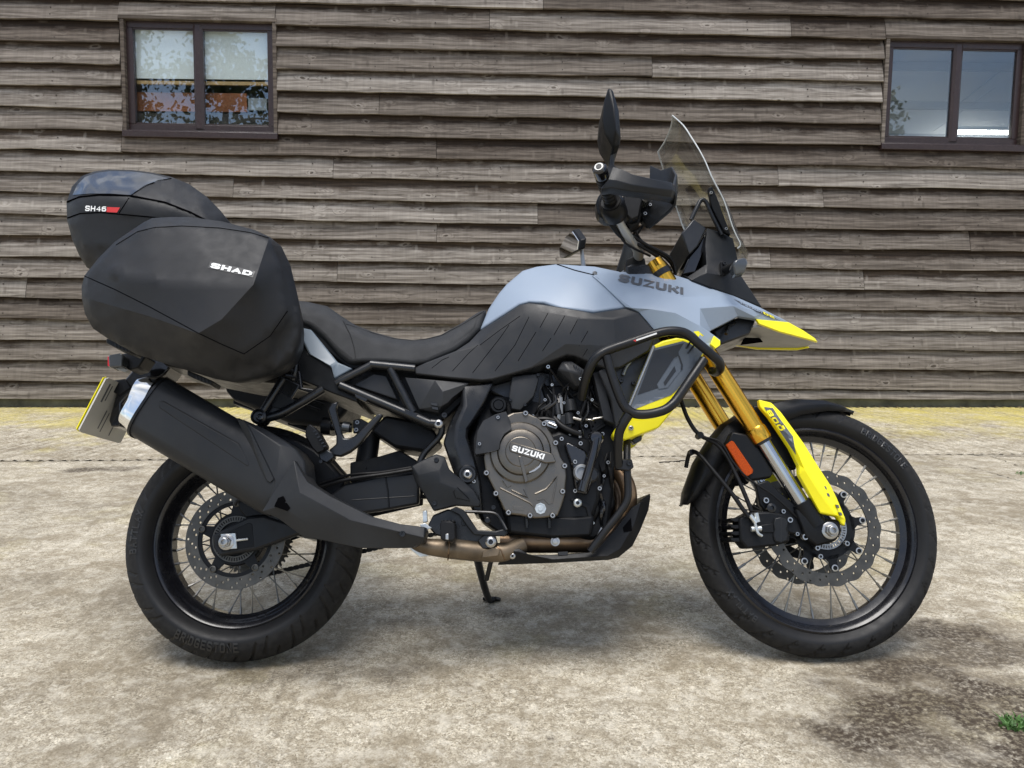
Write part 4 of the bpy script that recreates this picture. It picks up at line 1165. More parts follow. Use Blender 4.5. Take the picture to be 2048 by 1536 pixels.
# sprocket and chain on the far side
V2 = [Vector(((.104 if (i // 2) % 2 else .096) * math.cos(2 * PI * i / 180), (.104 if (i // 2) % 2 else .096) * math.sin(2 * PI * i / 180))) for i in range(180)]
V_ = [Vector((p.x, y, p.y)) for y in (.083, .089) for p in V2] + [Vector((.055 * math.cos(2 * PI * i / 180), y, .055 * math.sin(2 * PI * i / 180))) for y in (.083, .089) for i in range(180)]
F_ = []
for i in range(180):
    j = (i + 1) % 180
    F_ += [(i, j, 180 + j, 180 + i), (i, j, 360 + j, 360 + i), (180 + i, 180 + j, 540 + j, 540 + i), (360 + i, 360 + j, 540 + j, 540 + i)]
link('sprocket', mesh_from('sprocket', V_, F_, 30), 'disc', rw)
def chain_run(a, b):
    V_, F_ = [], []
    d = b - a; n = int(d.length / .0159); t = d.normalized(); up = Vector((-t.z, 0, t.x))
    for k in range(n):
        p = a + t * (k + .5) * d.length / n
        o = len(V_); hl, hh, yy = .0085, .0062, .007
        for sy in (-yy, yy):
            V_.extend([p + t * x + up * z + Vector((0, sy, 0)) for x, z in ((-hl, -hh * .6), (-hl * .5, -hh), (hl * .5, -hh), (hl, -hh * .6), (hl, hh * .6), (hl * .5, hh), (-hl * .5, hh), (-hl, hh * .6))])
        F_.extend([tuple(range(o, o + 8)), tuple(range(o + 8, o + 16))[::-1]] + [(o + i, o + (i + 1) % 8, o + 8 + (i + 1) % 8, o + 8 + i) for i in range(8)])
    o = link('chain_run', mesh_from('chain_run', V_, F_, 30), 'hose', bike); o['kind'] = 'stuff'
chain_run(Vector((0, .086, WR - .104)), Vector((.60, .086, .36))); chain_run(Vector((0, .086, WR + .104)), Vector((.60, .086, .45)))

# ---- axle, nuts, swingarm
def nut(at, r, mat='steel', parent=bike, d=.012):
    pr = [(at[2] - .01, 0), (at[2] - .01, r * 1.35), (at[2] - .002, r * 1.35), (at[2], r * 1.05)]
    lathe('washer', at, pr + [(at[2], 0)], mat, parent, 24)
    p = B(*at); V_ = []
    for y in (at[2], at[2] + d): V_ += [Vector((r * math.cos(PI / 3 * k + .3), -y, r * math.sin(PI / 3 * k + .3))) for k in range(6)]
    o = link('nut', mesh_from('nut', V_, [tuple(range(6)), tuple(range(6, 12))[::-1]] + [(i, (i + 1) % 6, 6 + (i + 1) % 6, 6 + i) for i in range(6)], 20), mat, parent, Vector((p.x, 0, p.z))); bevel(o, .0012)
    lathe('axle_end', at, [(at[2], r * .72), (at[2] + d + .008, r * .70), (at[2] + d + .009, r * .58), (at[2] + d + .009, r * .42), (at[2] + d * .5, r * .40), (at[2] + d * .5, 0)], mat, parent, 20)
nut((1661, 1061, .128), .0165); nut((452, 1084, .128), .0150)
M['hsteel'] = M['steel']

# swingarm near side (right arm)
sw_out = P([(424, 1070), (495, 1034), (527, 1031), (575, 1046), (640, 1005), (690, 968), (760, 952), (838, 945), (838, 1008), (760, 1022), (700, 1030), (640, 1058), (594, 1070), (509, 1101), (441, 1113), (426, 1095)], .118)
sw = body('swingarm', sw_out, mat='plastic2', parent=bike, back=.085, bev=.006)
body('axle_recess', P([(436, 1072), (497, 1045), (505, 1048), (509, 1094), (444, 1105), (432, 1090)], .1185), mat='plastic', parent=sw, back=.112, bev=.002)
body('adjuster_block', P([(441, 1068), (471, 1066), (474, 1097), (446, 1099)], .125), mat='nut', parent=sw, back=.112, bev=.001)
tube('adjuster_bolt', [(472, 1081, .122), (496, 1078, .122)], .0032, 'nut', sw, 8)
o = body('swingarm', P([(470, 1060), (640, 1000), (838, 945), (838, 1005), (640, 1050), (480, 1110)], .0), mat='plastic2', parent=bike, back=-.01, bev=.0)
o.location.y = .115; bevel(o, .004)
seam('weld_bead', [(771, 955), (776, 985), (778, 1016)], 'plastic', sw, [sw], .0028)
seam('plate_edge', [(704, 1000), (830, 992)], 'plastic', sw, [sw], .0012)
body('caliper', P([(471, 985), (500, 1000), (530, 1012), (560, 1030), (520, 1032), (492, 1036), (478, 1020)], .105), mat='plastic', parent=bike, back=.06, bev=.004)
tube('brake_hose', [(470, 1010, .11), (478, 1000, .115), (500, 1005, .12), (540, 1025, .11)], .004, 'hose', bike, 8)

# ---- exhaust
def loft(name, stations, mat, parent, seg=28, pw=2.6, smooth=35):
    """stations: (px, py, v, half height m, half lateral m)"""
    C = [B(s_[0], s_[1], s_[2]) for s_ in stations]; V_, F_ = [], []; n = len(C)
    for i, c in enumerate(C):
        t = (C[min(i + 1, n - 1)] - C[max(i - 1, 0)]); t.y = 0; t.normalize(); up = Vector((-t.z, 0, t.x))
        for k in range(seg):
            a = 2 * PI * k / seg; ca, sa = math.cos(a), math.sin(a)
            x = math.copysign(abs(ca) ** (2 / pw), ca); y = math.copysign(abs(sa) ** (2 / pw), sa)
            V_.append(c + up * (x * stations[i][3]) + Vector((0, 1, 0)) * (y * stations[i][4]))
    for i in range(n - 1):
        for k in range(seg): F_.append((i * seg + k, i * seg + (k + 1) % seg, (i + 1) * seg + (k + 1) % seg, (i + 1) * seg + k))
    F_ += [tuple(range(seg))[::-1], tuple(range((n - 1) * seg, n * seg))]
    return link(name, mesh_from(name, V_, F_, smooth), mat, parent)
VX = .225
muf = loft('muffler', [(303, 815, VX, .080, .054), (309, 818, VX, .084, .058), (566, 970, VX, .084, .058), (580, 979, VX, .078, .052)], 'can', bike, 40, 3.0)
loft('end_cap', [(270, 806, VX, .060, .040), (272, 807, VX, .066, .046), (284, 809, VX, .074, .051), (304, 816, VX, .083, .057)], 'chrome', muf, 40, 3.0)
loft('tail_outlet', [(268, 800, VX, .030, .024), (271, 801, VX, .030, .024)], 'blackprint_shade', muf, 24, 2.0)
loft('clamp_band', [(303.5, 815.5, VX, .0865, .0605), (308, 818, VX, .0865, .0605)], 'frame', muf, 40, 3.0)
body('pressed_panel', P([(317, 803), (326, 800), (478, 886), (500, 928), (496, 935), (316, 815)], VX + .0590), mat='can', parent=muf, back=VX + .04, bev=.004)
# strap and front shroud of the silencer
strap = body('muffler_strap', [(472, 836, .270), (478, 836, .284), (492, 843, .287), (548, 958, .287), (540, 966, .287), (532, 960, .287)], mat='can', parent=muf, back=.2, bev=.003)
body('muffler_collar', [(484, 838, .262), (530, 858, .262), (575, 885, .264), (594, 900, .266), (609, 921, .264), (614, 960, .262), (592, 985, .280), (545, 1020, .280), (534, 1010, .284), (548, 962, .2845), (492, 846, .2845)],
     [[(492, 846, .2845), (560, 890, .2845), (592, 985, .280)], [(560, 890, .2845), (594, 900, .266)]], mat='can', parent=muf, back=.16, bev=.005)
hs = body('heat_shield', [(588, 920, .300), (615, 964, .300), (660, 992, .292), (740, 1032, .270), (800, 1048, .262), (849, 1054, .255), (853, 1063, .252), (848, 1083, .250), (826, 1095, .250), (800, 1096, .255), (720, 1096, .272), (640, 1079, .282), (609, 1076, .285), (556, 1036, .295), (524, 1023, .295)],
      [[(588, 920, .300), (600, 985, .318), (560, 1012, .312), (524, 1023, .295)], [(600, 985, .318), (700, 1040, .296), (848, 1075, .262)], [(560, 1012, .312), (620, 1048, .306), (700, 1040, .296)]],
      mat='can', parent=bike, back=.19, bev=.004)
body('vent_slot', P([(556, 996), (566, 992), (580, 1016), (574, 1022), (548, 1013)], .3135), mat='groove', parent=hs, back=.29, bev=0)
bolt(805, 1068, .2635, 6.5, 'frame', hs, [hs])
M['pipe2'] = plain('catalyst_steel', (0.13, 0.098, 0.064), 0.45, metal=0.6, var=0.35, vscale=18, dust=0.22)
ex = tube('exhaust_pipe', [(820, 1078, .17), (850, 1092, .165), (905, 1098, .16), (960, 1103, .155), (1010, 1104, .15), (1045, 1090, .13)], [.017, .020, .0255, .0255, .024, .022], 'pipe2', bike, 20, 5)
tube('collector', [(1000, 1082, .10), (1060, 1083, .10), (1130, 1083, .10), (1192, 1084, .09)], [.024, .030, .030, .026], 'pipe', bike, 20, 5)
seam('weld_seam', [(985, 1086), (1002, 1100), (1010, 1120)], 'pipe', ex, [ex], .0025)
seam('weld_seam', [(899, 1077), (896, 1120)], 'pipe', ex, [ex], .002)
tube('header_pipe', [(1215, 905, .07), (1232, 935, .10), (1252, 965, .12), (1258, 1000, .12), (1248, 1045, .10), (1215, 1075, .09), (1180, 1084, .09)], .0215, 'pipe', bike, 16, 6)
tube('header_pipe', [(1205, 925, -.02), (1222, 960, .03), (1236, 1000, .04), (1225, 1050, .04), (1190, 1075, .04)], .0200, 'pipe', bike, 16, 6)
body('pipe_bracket', P([(965, 1104), (985, 1094), (1000, 1100), (996, 1112), (964, 1116)], .183), mat='pipe2', parent=ex, back=.15, bev=.002)
lathe('oxygen_sensor', (1110, 1083, .13), [(.12, .0), (.12, .012), (.138, .012), (.138, .008), (.150, .008), (.152, .0)], 'steel', bike, 16)
tube('sensor_wire', [(1110, 1078, .145), (1112, 1066, .15), (1126, 1058, .15), (1150, 1052, .14), (1178, 1035, .13), (1190, 1010, .13)], .0035, 'hose', bike, 8)

# ---- side stand (far side)
def gl(px, py, z=0): return BIKE_I @ on_ground(px, py, z)
foot = gl(978, 1203, .008)
st_top = B(948, 1080, -.10)
stand = tube('side_stand', [st_top, st_top.lerp(foot, .45) + Vector((-.004, 0, 0)), st_top.lerp(foot, .93), foot + Vector((.012, 0, .006))], [.013, .012, .011, .010], 'tube', bike, 12, 6, local=True)
V_, F_ = [], []; fm = BIKE_I @ on_ground(981, 1202, 0.0)
me = mesh_from('stand_foot', [Vector((x, y, z)) for z in (0, .009) for x, y in ((-.026, -.012), (.018, -.024), (.034, -.006), (.030, .016), (-.012, .024))], [(0, 1, 2, 3, 4), (9, 8, 7, 6, 5)] + [(i, (i + 1) % 5, 5 + (i + 1) % 5, 5 + i) for i in range(5)], 20)
o = link('stand_foot', me, 'tube', stand, fm); o.rotation_euler = (-LEAN, 0, 0); bevel(o, .002)
tube('stand_spring', [(982, 1122, -.11), (973, 1160, -.13)], .007, 'tube', bike, 10)

# ---- engine
ENG = [(938, 880), (960, 800), (985, 762), (1060, 735), (1140, 712), (1200, 735), (1232, 800), (1240, 870), (1232, 930), (1228, 990), (1220, 1060), (1182, 1083), (1100, 1078), (1010, 1074), (960, 1040), (940, 985)]
M['engine'] = plain('engine_black', (0.0045, 0.005, 0.006), 0.46, bump=0.3, bscale=600, dust=0.02, spec=0.22)
eng = body('engine_block', [(x, y, .085 if y < 850 else .125) for x, y in ENG], mat='engine', parent=bike, back='mirror', bev=.012)
body('engine_core', P([(960, 775), (1080, 740), (1190, 760), (1215, 860), (1205, 920), (1100, 850), (1010, 800)], .10), mat='frame', parent=eng, back=.05, bev=.008)
# crankcase lower half + sump
body('crankcase', P([(985, 980), (1000, 900), (1120, 860), (1190, 880), (1205, 930), (1200, 1000), (1180, 1060), (1015, 1058), (1004, 1020)], .150), mat='engine', parent=eng, back=.0, bev=.010)
body('sump', P([(1012, 1028), (1130, 1034), (1190, 1030), (1184, 1072), (1100, 1076), (1016, 1066)], .158), mat='engine', parent=eng, back=.0, bev=.008)
for x in (1053, 1098): tube('sump_bolt', [(x, 1034, .168), (x + 1, 1056, .168)], .0042, 'frame', eng, 8)
# clutch cover
CC = [(1005, 834), (1021, 826), (1049, 823), (1072, 832), (1090, 846), (1104, 868), (1113, 886), (1122, 913), (1131, 927), (1134, 952), (1130, 991), (1124, 1012), (1116, 1032), (1090, 1036), (1067, 1037), (1040, 1031), (1018, 1029), (1005, 1017), (992, 988), (981, 966), (971, 946), (967, 915), (968, 880), (980, 853)]
cover = body('clutch_cover', P(CC, .182), mat='bronze', parent=eng, back=.11, bev=.005, seg=3)
cc = (1041, 905)
def cprof(v0, *pr): return [(v0 - .02, pr[0][1] + .001)] + [(v0 + d, r) for d, r in pr] + [(v0 + pr[-1][0], 0)]
lathe('cover_dome', (cc[0], cc[1], .185), [(.175, .080), (.1885, .080), (.1925, .076), (.1945, .064), (.1945, .061), (.2005, .057), (.2025, .050), (.2030, .040), (.2020, .039), (.2030, .037), (.2030, 0)], 'bronze', cover, 64, 25)
cov_dome = [o for o in bpy.data.objects if o.name.startswith('cover_dome')][0]
ban = body('name_banner', P([(1018, 893), (1022, 883), (1098, 905), (1106, 908), (1112, 924), (1092, 926), (1020, 903)], .2055), mat='bronze', parent=cover, back=.19, bev=.002)
decal_text('lettering', 'SUZUKI', [(1023, 901), (1086, 919), (1090, 908), (1026, 890)], 'white', cover, [ban], .0012, .30, .26, .16, vfall=.2065)
body('banner_leg', P([(1036, 912), (1044, 912), (1056, 962), (1050, 966), (1046, 950)], .2050), mat='bronze', parent=cover, back=.18, bev=.0015)
body('bright_flash', P([(1058, 944), (1068, 939), (1078, 931), (1083, 924), (1080, 934), (1070, 942), (1059, 946)], .2062), mat='steel', parent=cover, back=.19, bev=.0)
for pl in ([(1000, 976), (1060, 1006), (1066, 1012)], [(1004, 962), (1014, 976), (1022, 970)], [(1023, 980), (1056, 996), (1048, 978)], [(1070, 988), (1092, 978), (1108, 960), (1114, 953), (1111, 972), (1104, 1006), (1098, 1008), (1088, 998), (1074, 1000)], [(1066, 1012), (1070, 1020)]):
    seam('raised_rib', pl, 'bronze', cover, [cover], .0026, vfall=.183)
body('cast_plate', P([(1026, 1012), (1048, 1014), (1048, 1021), (1026, 1019)], .1832), mat='bronze', parent=cover, back=.17, bev=.0006)
sc = body('clutch_shield', [(950, 905, .196), (955, 862, .196), (966, 842, .196), (990, 829, .196), (1012, 823, .196), (1021, 843, .202), (1023, 858, .205), (1008, 868, .206), (1000, 884, .206), (998, 899, .206), (975, 905, .200), (952, 909, .196)],
          [[(1012, 823, .196), (1014, 846, .198), (996, 858, .200), (984, 880, .201), (982, 903, .199)]], mat='panel', parent=cover, back=.15, bev=.004)
for x, y in ((996, 835), (959, 888)):
    body('bolt_pocket', P([(x - 7, y - 5), (x + 6, y - 7), (x + 6, y + 5), (x - 6, y + 6)], .1975), mat='blackprint_shade', parent=cover, back=.18, bev=.0)
    bolt(x, y, .199, 3.6, 'steel', cover)
for x, y in ((1051, 827), (1088, 848), (1111, 886), (1129, 932), (1125, 983), (1105, 1031), (1060, 1031), (1017, 1025), (992, 987), (973, 946)):
    lathe('bolt_boss', (x, y, .18), [(.14, .0085), (.181, .0085), (.184, .0075), (.184, 0)], 'bronze', cover, 16)
    bolt(x, y, .1855, 5.2, 'steel', cover)
lathe('oil_filler', (1081, 1017, .183), [(.17, .0145), (.1845, .0145), (.1845, .0120), (.1825, .0115), (.1825, .0075), (.1855, .0065), (.1855, 0)], 'nut', cover, 8, 20)
# water pump and hoses
for x, y, r in ((1123, 878, 4.6), (1161, 887, 4.6), (1150, 924, 4.6), (1150, 982, 4.4), (1199, 977, 4.6), (1216, 925, 4), (948, 963, 4)): bolt(x, y, .170, r, 'steel', eng)
body('pump_cover', P([(1128, 888), (1136, 882), (1172, 900), (1180, 920), (1186, 960), (1176, 990), (1150, 985), (1142, 930)], .165), mat='gloss', parent=eng, back=.1, bev=.006)
lathe('pump_ring', (1163, 946, .168), [(.14, .022), (.178, .022), (.182, .018), (.182, .014), (.176, .013), (.176, 0)], 'alloy', eng, 28)
lathe('pump_ring', (1182, 950, .150), [(.12, .020), (.160, .020), (.163, .015), (.163, 0)], 'frame', eng, 28)
tube('water_pipe', [(1193, 877, .195), (1189, 898, .198), (1180, 930, .20), (1172, 958, .20), (1166, 973, .198)], [.0145, .0125, .0115, .0115, .0120], 'gloss', eng, 16)
lathe('pipe_elbow', (1192, 877, .19), [(.15, .010), (.170, .019), (.196, .020), (.206, .015), (.210, .0)], 'gloss', eng, 24)
tube('pipe_collar', [(1169, 962, .20), (1164, 982, .198)], .0150, 'gloss', eng, 18)
tube('hose', [(1108, 836, .14), (1122, 851, .15), (1142, 862, .155), (1162, 869, .155)], .0085, 'hose', eng, 12)
tube('hose_clip', [(1159, 861, .157), (1160, 876, .157)], .0045, 'steel', eng, 8)
tube('hose', [(1188, 985, .13), (1190, 1005, .13), (1192, 1022, .13), (1184, 1042, .12), (1192, 1058, .11)], .0105, 'hose', eng, 12)
tube('hose', [(1216, 968, .11), (1220, 990, .11), (1222, 1010, .11), (1210, 1035, .10)], .0100, 'hose', eng, 12)
for x, y, a in ((1187, 990, .135), (1214, 972, .115)): body('hose_clamp', P([(x - 9, y - 5), (x + 9, y - 9), (x + 10, y), (x - 8, y + 4)], a + .009), mat='steel', parent=eng, back=a - .005, bev=.001)
bolt(1155, 1006, .165, 8.5, 'nut', eng, kind='round')
# upper engine: throttle cover, cap, airbox bits, cylinders
o = body('throttle_cover', [(1024, 753, .150), (1050, 749, .150), (1074, 747, .150), (1078, 758, .150), (1068, 792, .150), (1040, 821, .150), (1023, 818, .150), (1018, 792, .150)], [[(1024, 753, .150), (1042, 790, .160), (1040, 821, .150)], [(1042, 790, .160), (1074, 747, .150)]], mat='panel', parent=eng, back=.09, bev=.003)
for x, y in ((1076, 750), (1021, 800), (1050, 810)): bolt(x, y, .155, 3.2, 'frame', eng)
lathe('sensor_cap', (997, 812, .13), [(.08, .024), (.140, .024), (.146, .020), (.146, .015), (.141, .014), (.141, .013), (.149, .012), (.149, 0)], 'plastic', eng, 32)
o = body('air_duct', [(1115, 739, .17), (1124, 722, .17), (1144, 722, .17), (1169, 739, .18), (1176, 754, .18), (1172, 768, .17), (1152, 773, .17), (1128, 752, .17)], [[(1124, 722, .17), (1140, 742, .19), (1176, 754, .18)], [(1140, 742, .19), (1152, 773, .17)]], mat='panel', parent=eng, back=.10, bev=.004)
for k in range(5): body('duct_slot', P([(1147 + k * 5, 728 + k * 3), (1149 + k * 5, 729 + k * 3), (1153 + k * 4.5, 742 + k * 2), (1151 + k * 4.5, 741 + k * 2)], .186), mat='blackprint_shade', parent=o, back=.17, bev=0)
bolt(1096, 734, .16, 4.2, 'nut', eng); bolt(1161, 758, .184, 3.6, 'nut', eng)
for k in range(7):
    body('cooling_fin', P([(1178 + k * 4, 866 - k * 8), (1210 + k * 2, 846 - k * 8), (1212 + k * 2, 850 - k * 8), (1180 + k * 4, 870 - k * 8)], .132), mat='engine', parent=eng, back=-.12, bev=.0006)
for pl, r, mt in (([(1100, 745, .13), (1108, 790, .14), (1106, 840, .14)], .004, 'hose'), ([(1120, 790, .13), (1118, 820, .14), (1117, 850, .14)], .006, 'steel'),
                  ([(1098, 735, .15), (1128, 775, .13), (1150, 800, .12)], .0035, 'hose'), ([(1150, 730, .10), (1134, 790, .12), (1142, 830, .13)], .004, 'steel'),
                  ([(1060, 840, .14), (1090, 838, .145), (1112, 842, .145)], .006, 'hose'), ([(1163, 838, .13), (1185, 840, .13), (1196, 836, .12)], .003, 'steel'),
                  ([(1180, 760, .12), (1172, 800, .13), (1160, 835, .13)], .005, 'hose')):
    tube('engine_hose' if mt == 'hose' else 'engine_rod', pl, r, mt, eng, 8)
for x, y, r in ((1117, 818, .011), (1142, 812, .017), (1140, 838, .015)): 
    tube('connector', [(x - 3, y - 10, .135), (x, y + 12, .14)], r, 'plastic2' if r > .012 else 'frame', eng, 12)
body('connector_block', P([(1112, 832), (1130, 828), (1146, 846), (1140, 862), (1120, 856)], .145), mat='plastic2', parent=eng, back=.10, bev=.003)
body('cylinder_head', P([(1080, 770), (1180, 770), (1205, 830), (1160, 872), (1100, 836)], .104), mat='engine', parent=eng, back=.06, bev=.006)

# wiring, pipes and brackets round the top end
wr = random.Random(5)
for k in range(22):
    x0, y0 = wr.uniform(1075, 1185), wr.uniform(745, 840); dx, dy = wr.uniform(-30, 45), wr.uniform(25, 85); v0 = wr.uniform(.098, .135)
    tube('engine_hose', [(x0, y0, v0), (x0 + dx * .3 + wr.uniform(-12, 12), y0 + dy * .4, v0 + .010), (x0 + dx * .8, y0 + dy * .75, v0 + .004), (x0 + dx, y0 + dy, v0 - .008)], wr.uniform(.0022, .0058), wr.choice(['hose', 'hose', 'frame', 'gloss', 'plastic2']), eng, 8)
for k in range(9):
    x0, y0 = wr.uniform(1186, 1226), wr.uniform(905, 1010)
    tube('engine_hose', [(x0, y0, .13), (x0 + wr.uniform(-10, 10), y0 + 24, .14), (x0 + wr.uniform(-16, 8), y0 + 52, .12)], wr.uniform(.0022, .0048), wr.choice(['hose', 'gloss', 'frame']), eng, 8)
for x, y, r, mt in ((1090, 800, 3.4, 'steel'), (1128, 806, 3, 'steel'), (1156, 826, 3.4, 'steel'), (1104, 770, 3, 'nut'), (1172, 852, 3.6, 'steel'), (1184, 800, 3.2, 'nut'), (1205, 868, 4, 'steel'), (1208, 952, 3.4, 'steel'), (1176, 1020, 3.4, 'steel'), (1186, 1046, 3, 'nut'), (1066, 832, 3, 'steel'), (1140, 868, 3.6, 'steel')):
    bolt(x, y, .145, r, mt, eng)
for pl, r in (([(1122, 795, .142), (1123, 828, .142)], .0048), ([(1146, 836, .150), (1162, 840, .150)], .0042), ([(1186, 838, .14), (1204, 835, .14)], .003), ([(1204, 1056, .13), (1196, 1072, .13)], .0045), ([(1098, 846, .15), (1112, 852, .155)], .004)):
    tube('engine_rod', pl, r, 'steel', eng, 8)
body('cable_bracket', P([(1086, 842), (1104, 838), (1118, 850), (1112, 858), (1094, 852)], .150), mat='alloy', parent=eng, back=.144, bev=.001)
body('cast_rib', P([(1140, 1000), (1146, 996), (1180, 1010), (1184, 1040), (1178, 1042), (1172, 1016)], .156), mat='engine', parent=eng, back=.14, bev=.002)
body('cast_rib', P([(1190, 900), (1204, 896), (1212, 940), (1204, 946)], .150), mat='engine', parent=eng, back=.12, bev=.003)

# ---- frame
fr_out = [(925, 770, .150), (950, 768, .150), (988, 764, .150), (968, 808, .155), (950, 838, .158), (936, 858, .160), (935, 874, .160), (949, 913, .160), (962, 965, .160), (966, 1022, .155), (950, 1030, .150), (922, 980, .155), (905, 940, .155), (886, 886, .155), (895, 856, .155), (904, 834, .155), (920, 808, .152)]
frm = body('main_frame', fr_out, [[(925, 770, .150), (930, 812, .166), (914, 850, .170), (910, 884, .170), (925, 930, .168), (950, 1030, .150)]], mat='frame', parent=bike, back='mirror', bev=.006)
lathe('pivot_ring', (935, 949, .165), [(.15, .025), (.172, .025), (.176, .021), (.176, .016), (.172, .015), (.172, 0)], 'frame', frm, 32)
bolt(935, 949, .176, 9.5, 'steel', frm, kind='round')
hp = body('heel_guard', [(822, 932, .190), (848, 918, .190), (872, 908, .190), (889, 913, .190), (898, 938, .190), (948, 980, .190), (961, 1005, .190), (959, 1014, .190), (912, 1011, .190), (867, 1022, .190), (856, 1003, .190), (844, 983, .190), (830, 963, .190)],
          [[(822, 932, .190), (836, 950, .202), (880, 965, .206), (930, 985, .200), (961, 1005, .190)], [(872, 908, .190), (880, 940, .202), (880, 965, .206)]], mat='plastic2', parent=bike, back=.165, bev=.003)
seam('raised_edge', [(907, 984), (915, 975), (936, 995), (940, 1002), (911, 995), (907, 984)], 'plastic', hp, [hp], .0014)
bolt(873, 920, .200, 5, 'frame', hp, [hp]); bolt(869, 1007, .197, 5, 'frame', hp, [hp])
# rear-set bracket, foot peg, brake pedal
body('peg_bracket', P([(866, 1030), (895, 1018), (930, 1022), (955, 1060), (985, 1066), (990, 1090), (960, 1100), (930, 1085), (870, 1070), (855, 1052)], .155), mat='frame', parent=bike, back=.12, bev=.004)
body('brake_pedal', P([(898, 1020), (912, 1013), (928, 1020), (942, 1042), (955, 1060), (990, 1062), (1012, 1056), (1016, 1066), (1010, 1073), (985, 1072), (948, 1070), (936, 1056), (918, 1030)], .185), mat='plastic2', parent=bike, back=.172, bev=.003)
tube('pedal_arm', [(930, 1023, .18), (960, 1024, .18), (990, 1027, .18), (1003, 1042, .182), (1013, 1060, .19)], .004, 'frame', bike, 8)
pg = body('foot_peg', P([(880, 1046), (886, 1042), (902, 1042), (909, 1046), (911, 1078), (904, 1082), (888, 1082), (881, 1078)], .285), mat='hose', parent=bike, back=.19, bev=.003)
for k in range(4): body('peg_tooth', P([(882 + k * 7, 1040), (887 + k * 7, 1040), (887 + k * 7, 1044), (882 + k * 7, 1044)], .284), mat='hose', parent=pg, back=.20, bev=.001)
body('peg_end', P([(891, 1068), (897, 1067), (897, 1080), (891, 1079)], .2862), mat='steel', parent=pg, back=.28, bev=.001)
body('brake_clevis', P([(845, 1022), (854, 1020), (855, 1044), (846, 1046)], .165), mat='nut', parent=bike, back=.155, bev=.002)
body('mount_plate', P([(838, 1050), (850, 1046), (864, 1056), (852, 1060)], .17), mat='nut', parent=bike, back=.16, bev=.001)
bolt(981.5, 1084, .186, 11, 'steel', bike, kind='round'); bolt(975, 1041, .158, 7.5, 'frame', bike, kind='round'); bolt(927, 1047, .158, 5, 'frame', bike); bolt(987, 1015, .16, 5, 'frame', bike)
body('step_bracket', P([(955, 1080), (972, 1066), (990, 1068), (996, 1086), (985, 1098), (965, 1098)], .180), mat='frame', parent=bike, back=.15, bev=.003)
body('hanger_plate', P([(818, 1094), (850, 1094), (862, 1104), (856, 1112), (840, 1114), (822, 1100)], .10), mat='nut', parent=bike, back=.095, bev=.001)

# ---- subframe tubes
VS = .150
tube('subframe_rail', [(741, 729, VS), (830, 738, VS)], .0125, 'frame', bike, 14)
tube('subframe_strut', [(672, 767, VS), (744, 730, VS)], .0115, 'frame', bike, 14)
tube('subframe_strut', [(780, 738, VS), (826, 826, VS)], .0125, 'frame', bike, 14)
tube('subframe_rail', [(680, 771, VS + .002), (860, 847, VS + .002)], .0130, 'frame', bike, 14)
tube('rail_end', [(858, 846, VS), (877, 848, VS)], .0135, 'frame', bike, 14)
bolt(877, 848, VS + .018, 9, 'steel', bike, kind='round'); bolt(889, 831, VS, 6, 'frame', bike)
for x, y in ((722, 796), (822, 826)): body('weld_tab', P([(x - 14, y - 9), (x + 14, y + 2), (x + 10, y + 8), (x - 12, y - 2)], VS + .015), mat='frame', parent=bike, back=VS, bev=.002)
body('frame_panel', P([(706, 770), (746, 747), (773, 752), (796, 800)], VS - .02), mat='panel', parent=bike, back=VS - .05, bev=.003)
body('frame_filler', P([(640, 740), (700, 725), (835, 738), (930, 760), (940, 790), (900, 830), (860, 860), (800, 830), (690, 790)], VS - .045), mat='plastic', parent=bike, back='mirror', bev=.006)
sp = body('side_cover', [(810, 755, .150), (870, 760, .152), (938, 766, .150), (925, 780, .152), (905, 795, .160), (895, 806, .160), (885, 813, .158), (876, 825, .150), (838, 818, .148)], [[(870, 760, .152), (886, 783, .172), (883, 812, .165)], [(886, 783, .172), (938, 766, .150)]], mat='panel', parent=bike, back=.10, bev=.004)
for k in range(2): body('cover_slot', P([(861 + k * 2, 805 + k * 8), (875 + k, 807 + k * 8), (875 + k, 812 + k * 8), (863 + k * 2, 810 + k * 8)], .1665), mat='blackprint_shade', parent=sp, back=.14, bev=0)

# ---- passenger peg hanger
hg = body('hanger_frame', P([(655, 818), (662, 806), (676, 803), (671, 818), (683, 866), (688, 876), (698, 876), (708, 872), (756, 826), (766, 829), (760, 838), (718, 890), (700, 904), (682, 913), (664, 911), (657, 900), (672, 888), (672, 872)], .165), mat='frame', parent=bike, back=.145, bev=.004)
pp = body('passenger_peg', [(611, 858, .215), (616, 848, .215), (622, 849, .215), (634, 860, .215), (652, 890, .205), (648, 900, .205), (634, 907, .205), (624, 896, .210), (610, 872, .215)], mat='hose', parent=bike, back=.16, bev=.003)
for k in range(6): body('peg_rib', P([(626 + k * 4, 862 + k * 6), (631 + k * 4, 860 + k * 6), (632 + k * 4, 862 + k * 6), (627 + k * 4, 864 + k * 6)], .2165), mat='blackprint_shade', parent=pp, back=.20, bev=0)
body('peg_mount', P([(636, 908), (650, 896), (664, 904), (668, 914), (652, 926), (640, 920)], .185), mat='frame', parent=bike, back=.15, bev=.003); bolt(642, 923, .187, 4, 'frame', bike)
kn = tube('preload_knob', [(645, 851, .06), (664, 853, .06)], .0240, 'plastic', bike, 14); tube('preload_body', [(664, 852, .06), (704, 856, .06)], .013, 'frame', bike, 14); tube('preload_ring', [(686, 853, .06), (700, 855, .06)], .0145, 'alloy', bike, 14)
body('knob_bracket', P([(706, 840), (722, 837), (738, 846), (728, 868), (706, 866)], .068), mat='plastic2', parent=bike, back=.06, bev=.002); bolt(715, 845, .07, 4.6, 'alloy', bike); bolt(713, 860, .07, 4.6, 'alloy', bike)
tube('shock_absorber', [(742, 850, .0), (736, 900, .0), (728, 950, .0)], .030, 'engine', bike, 16)
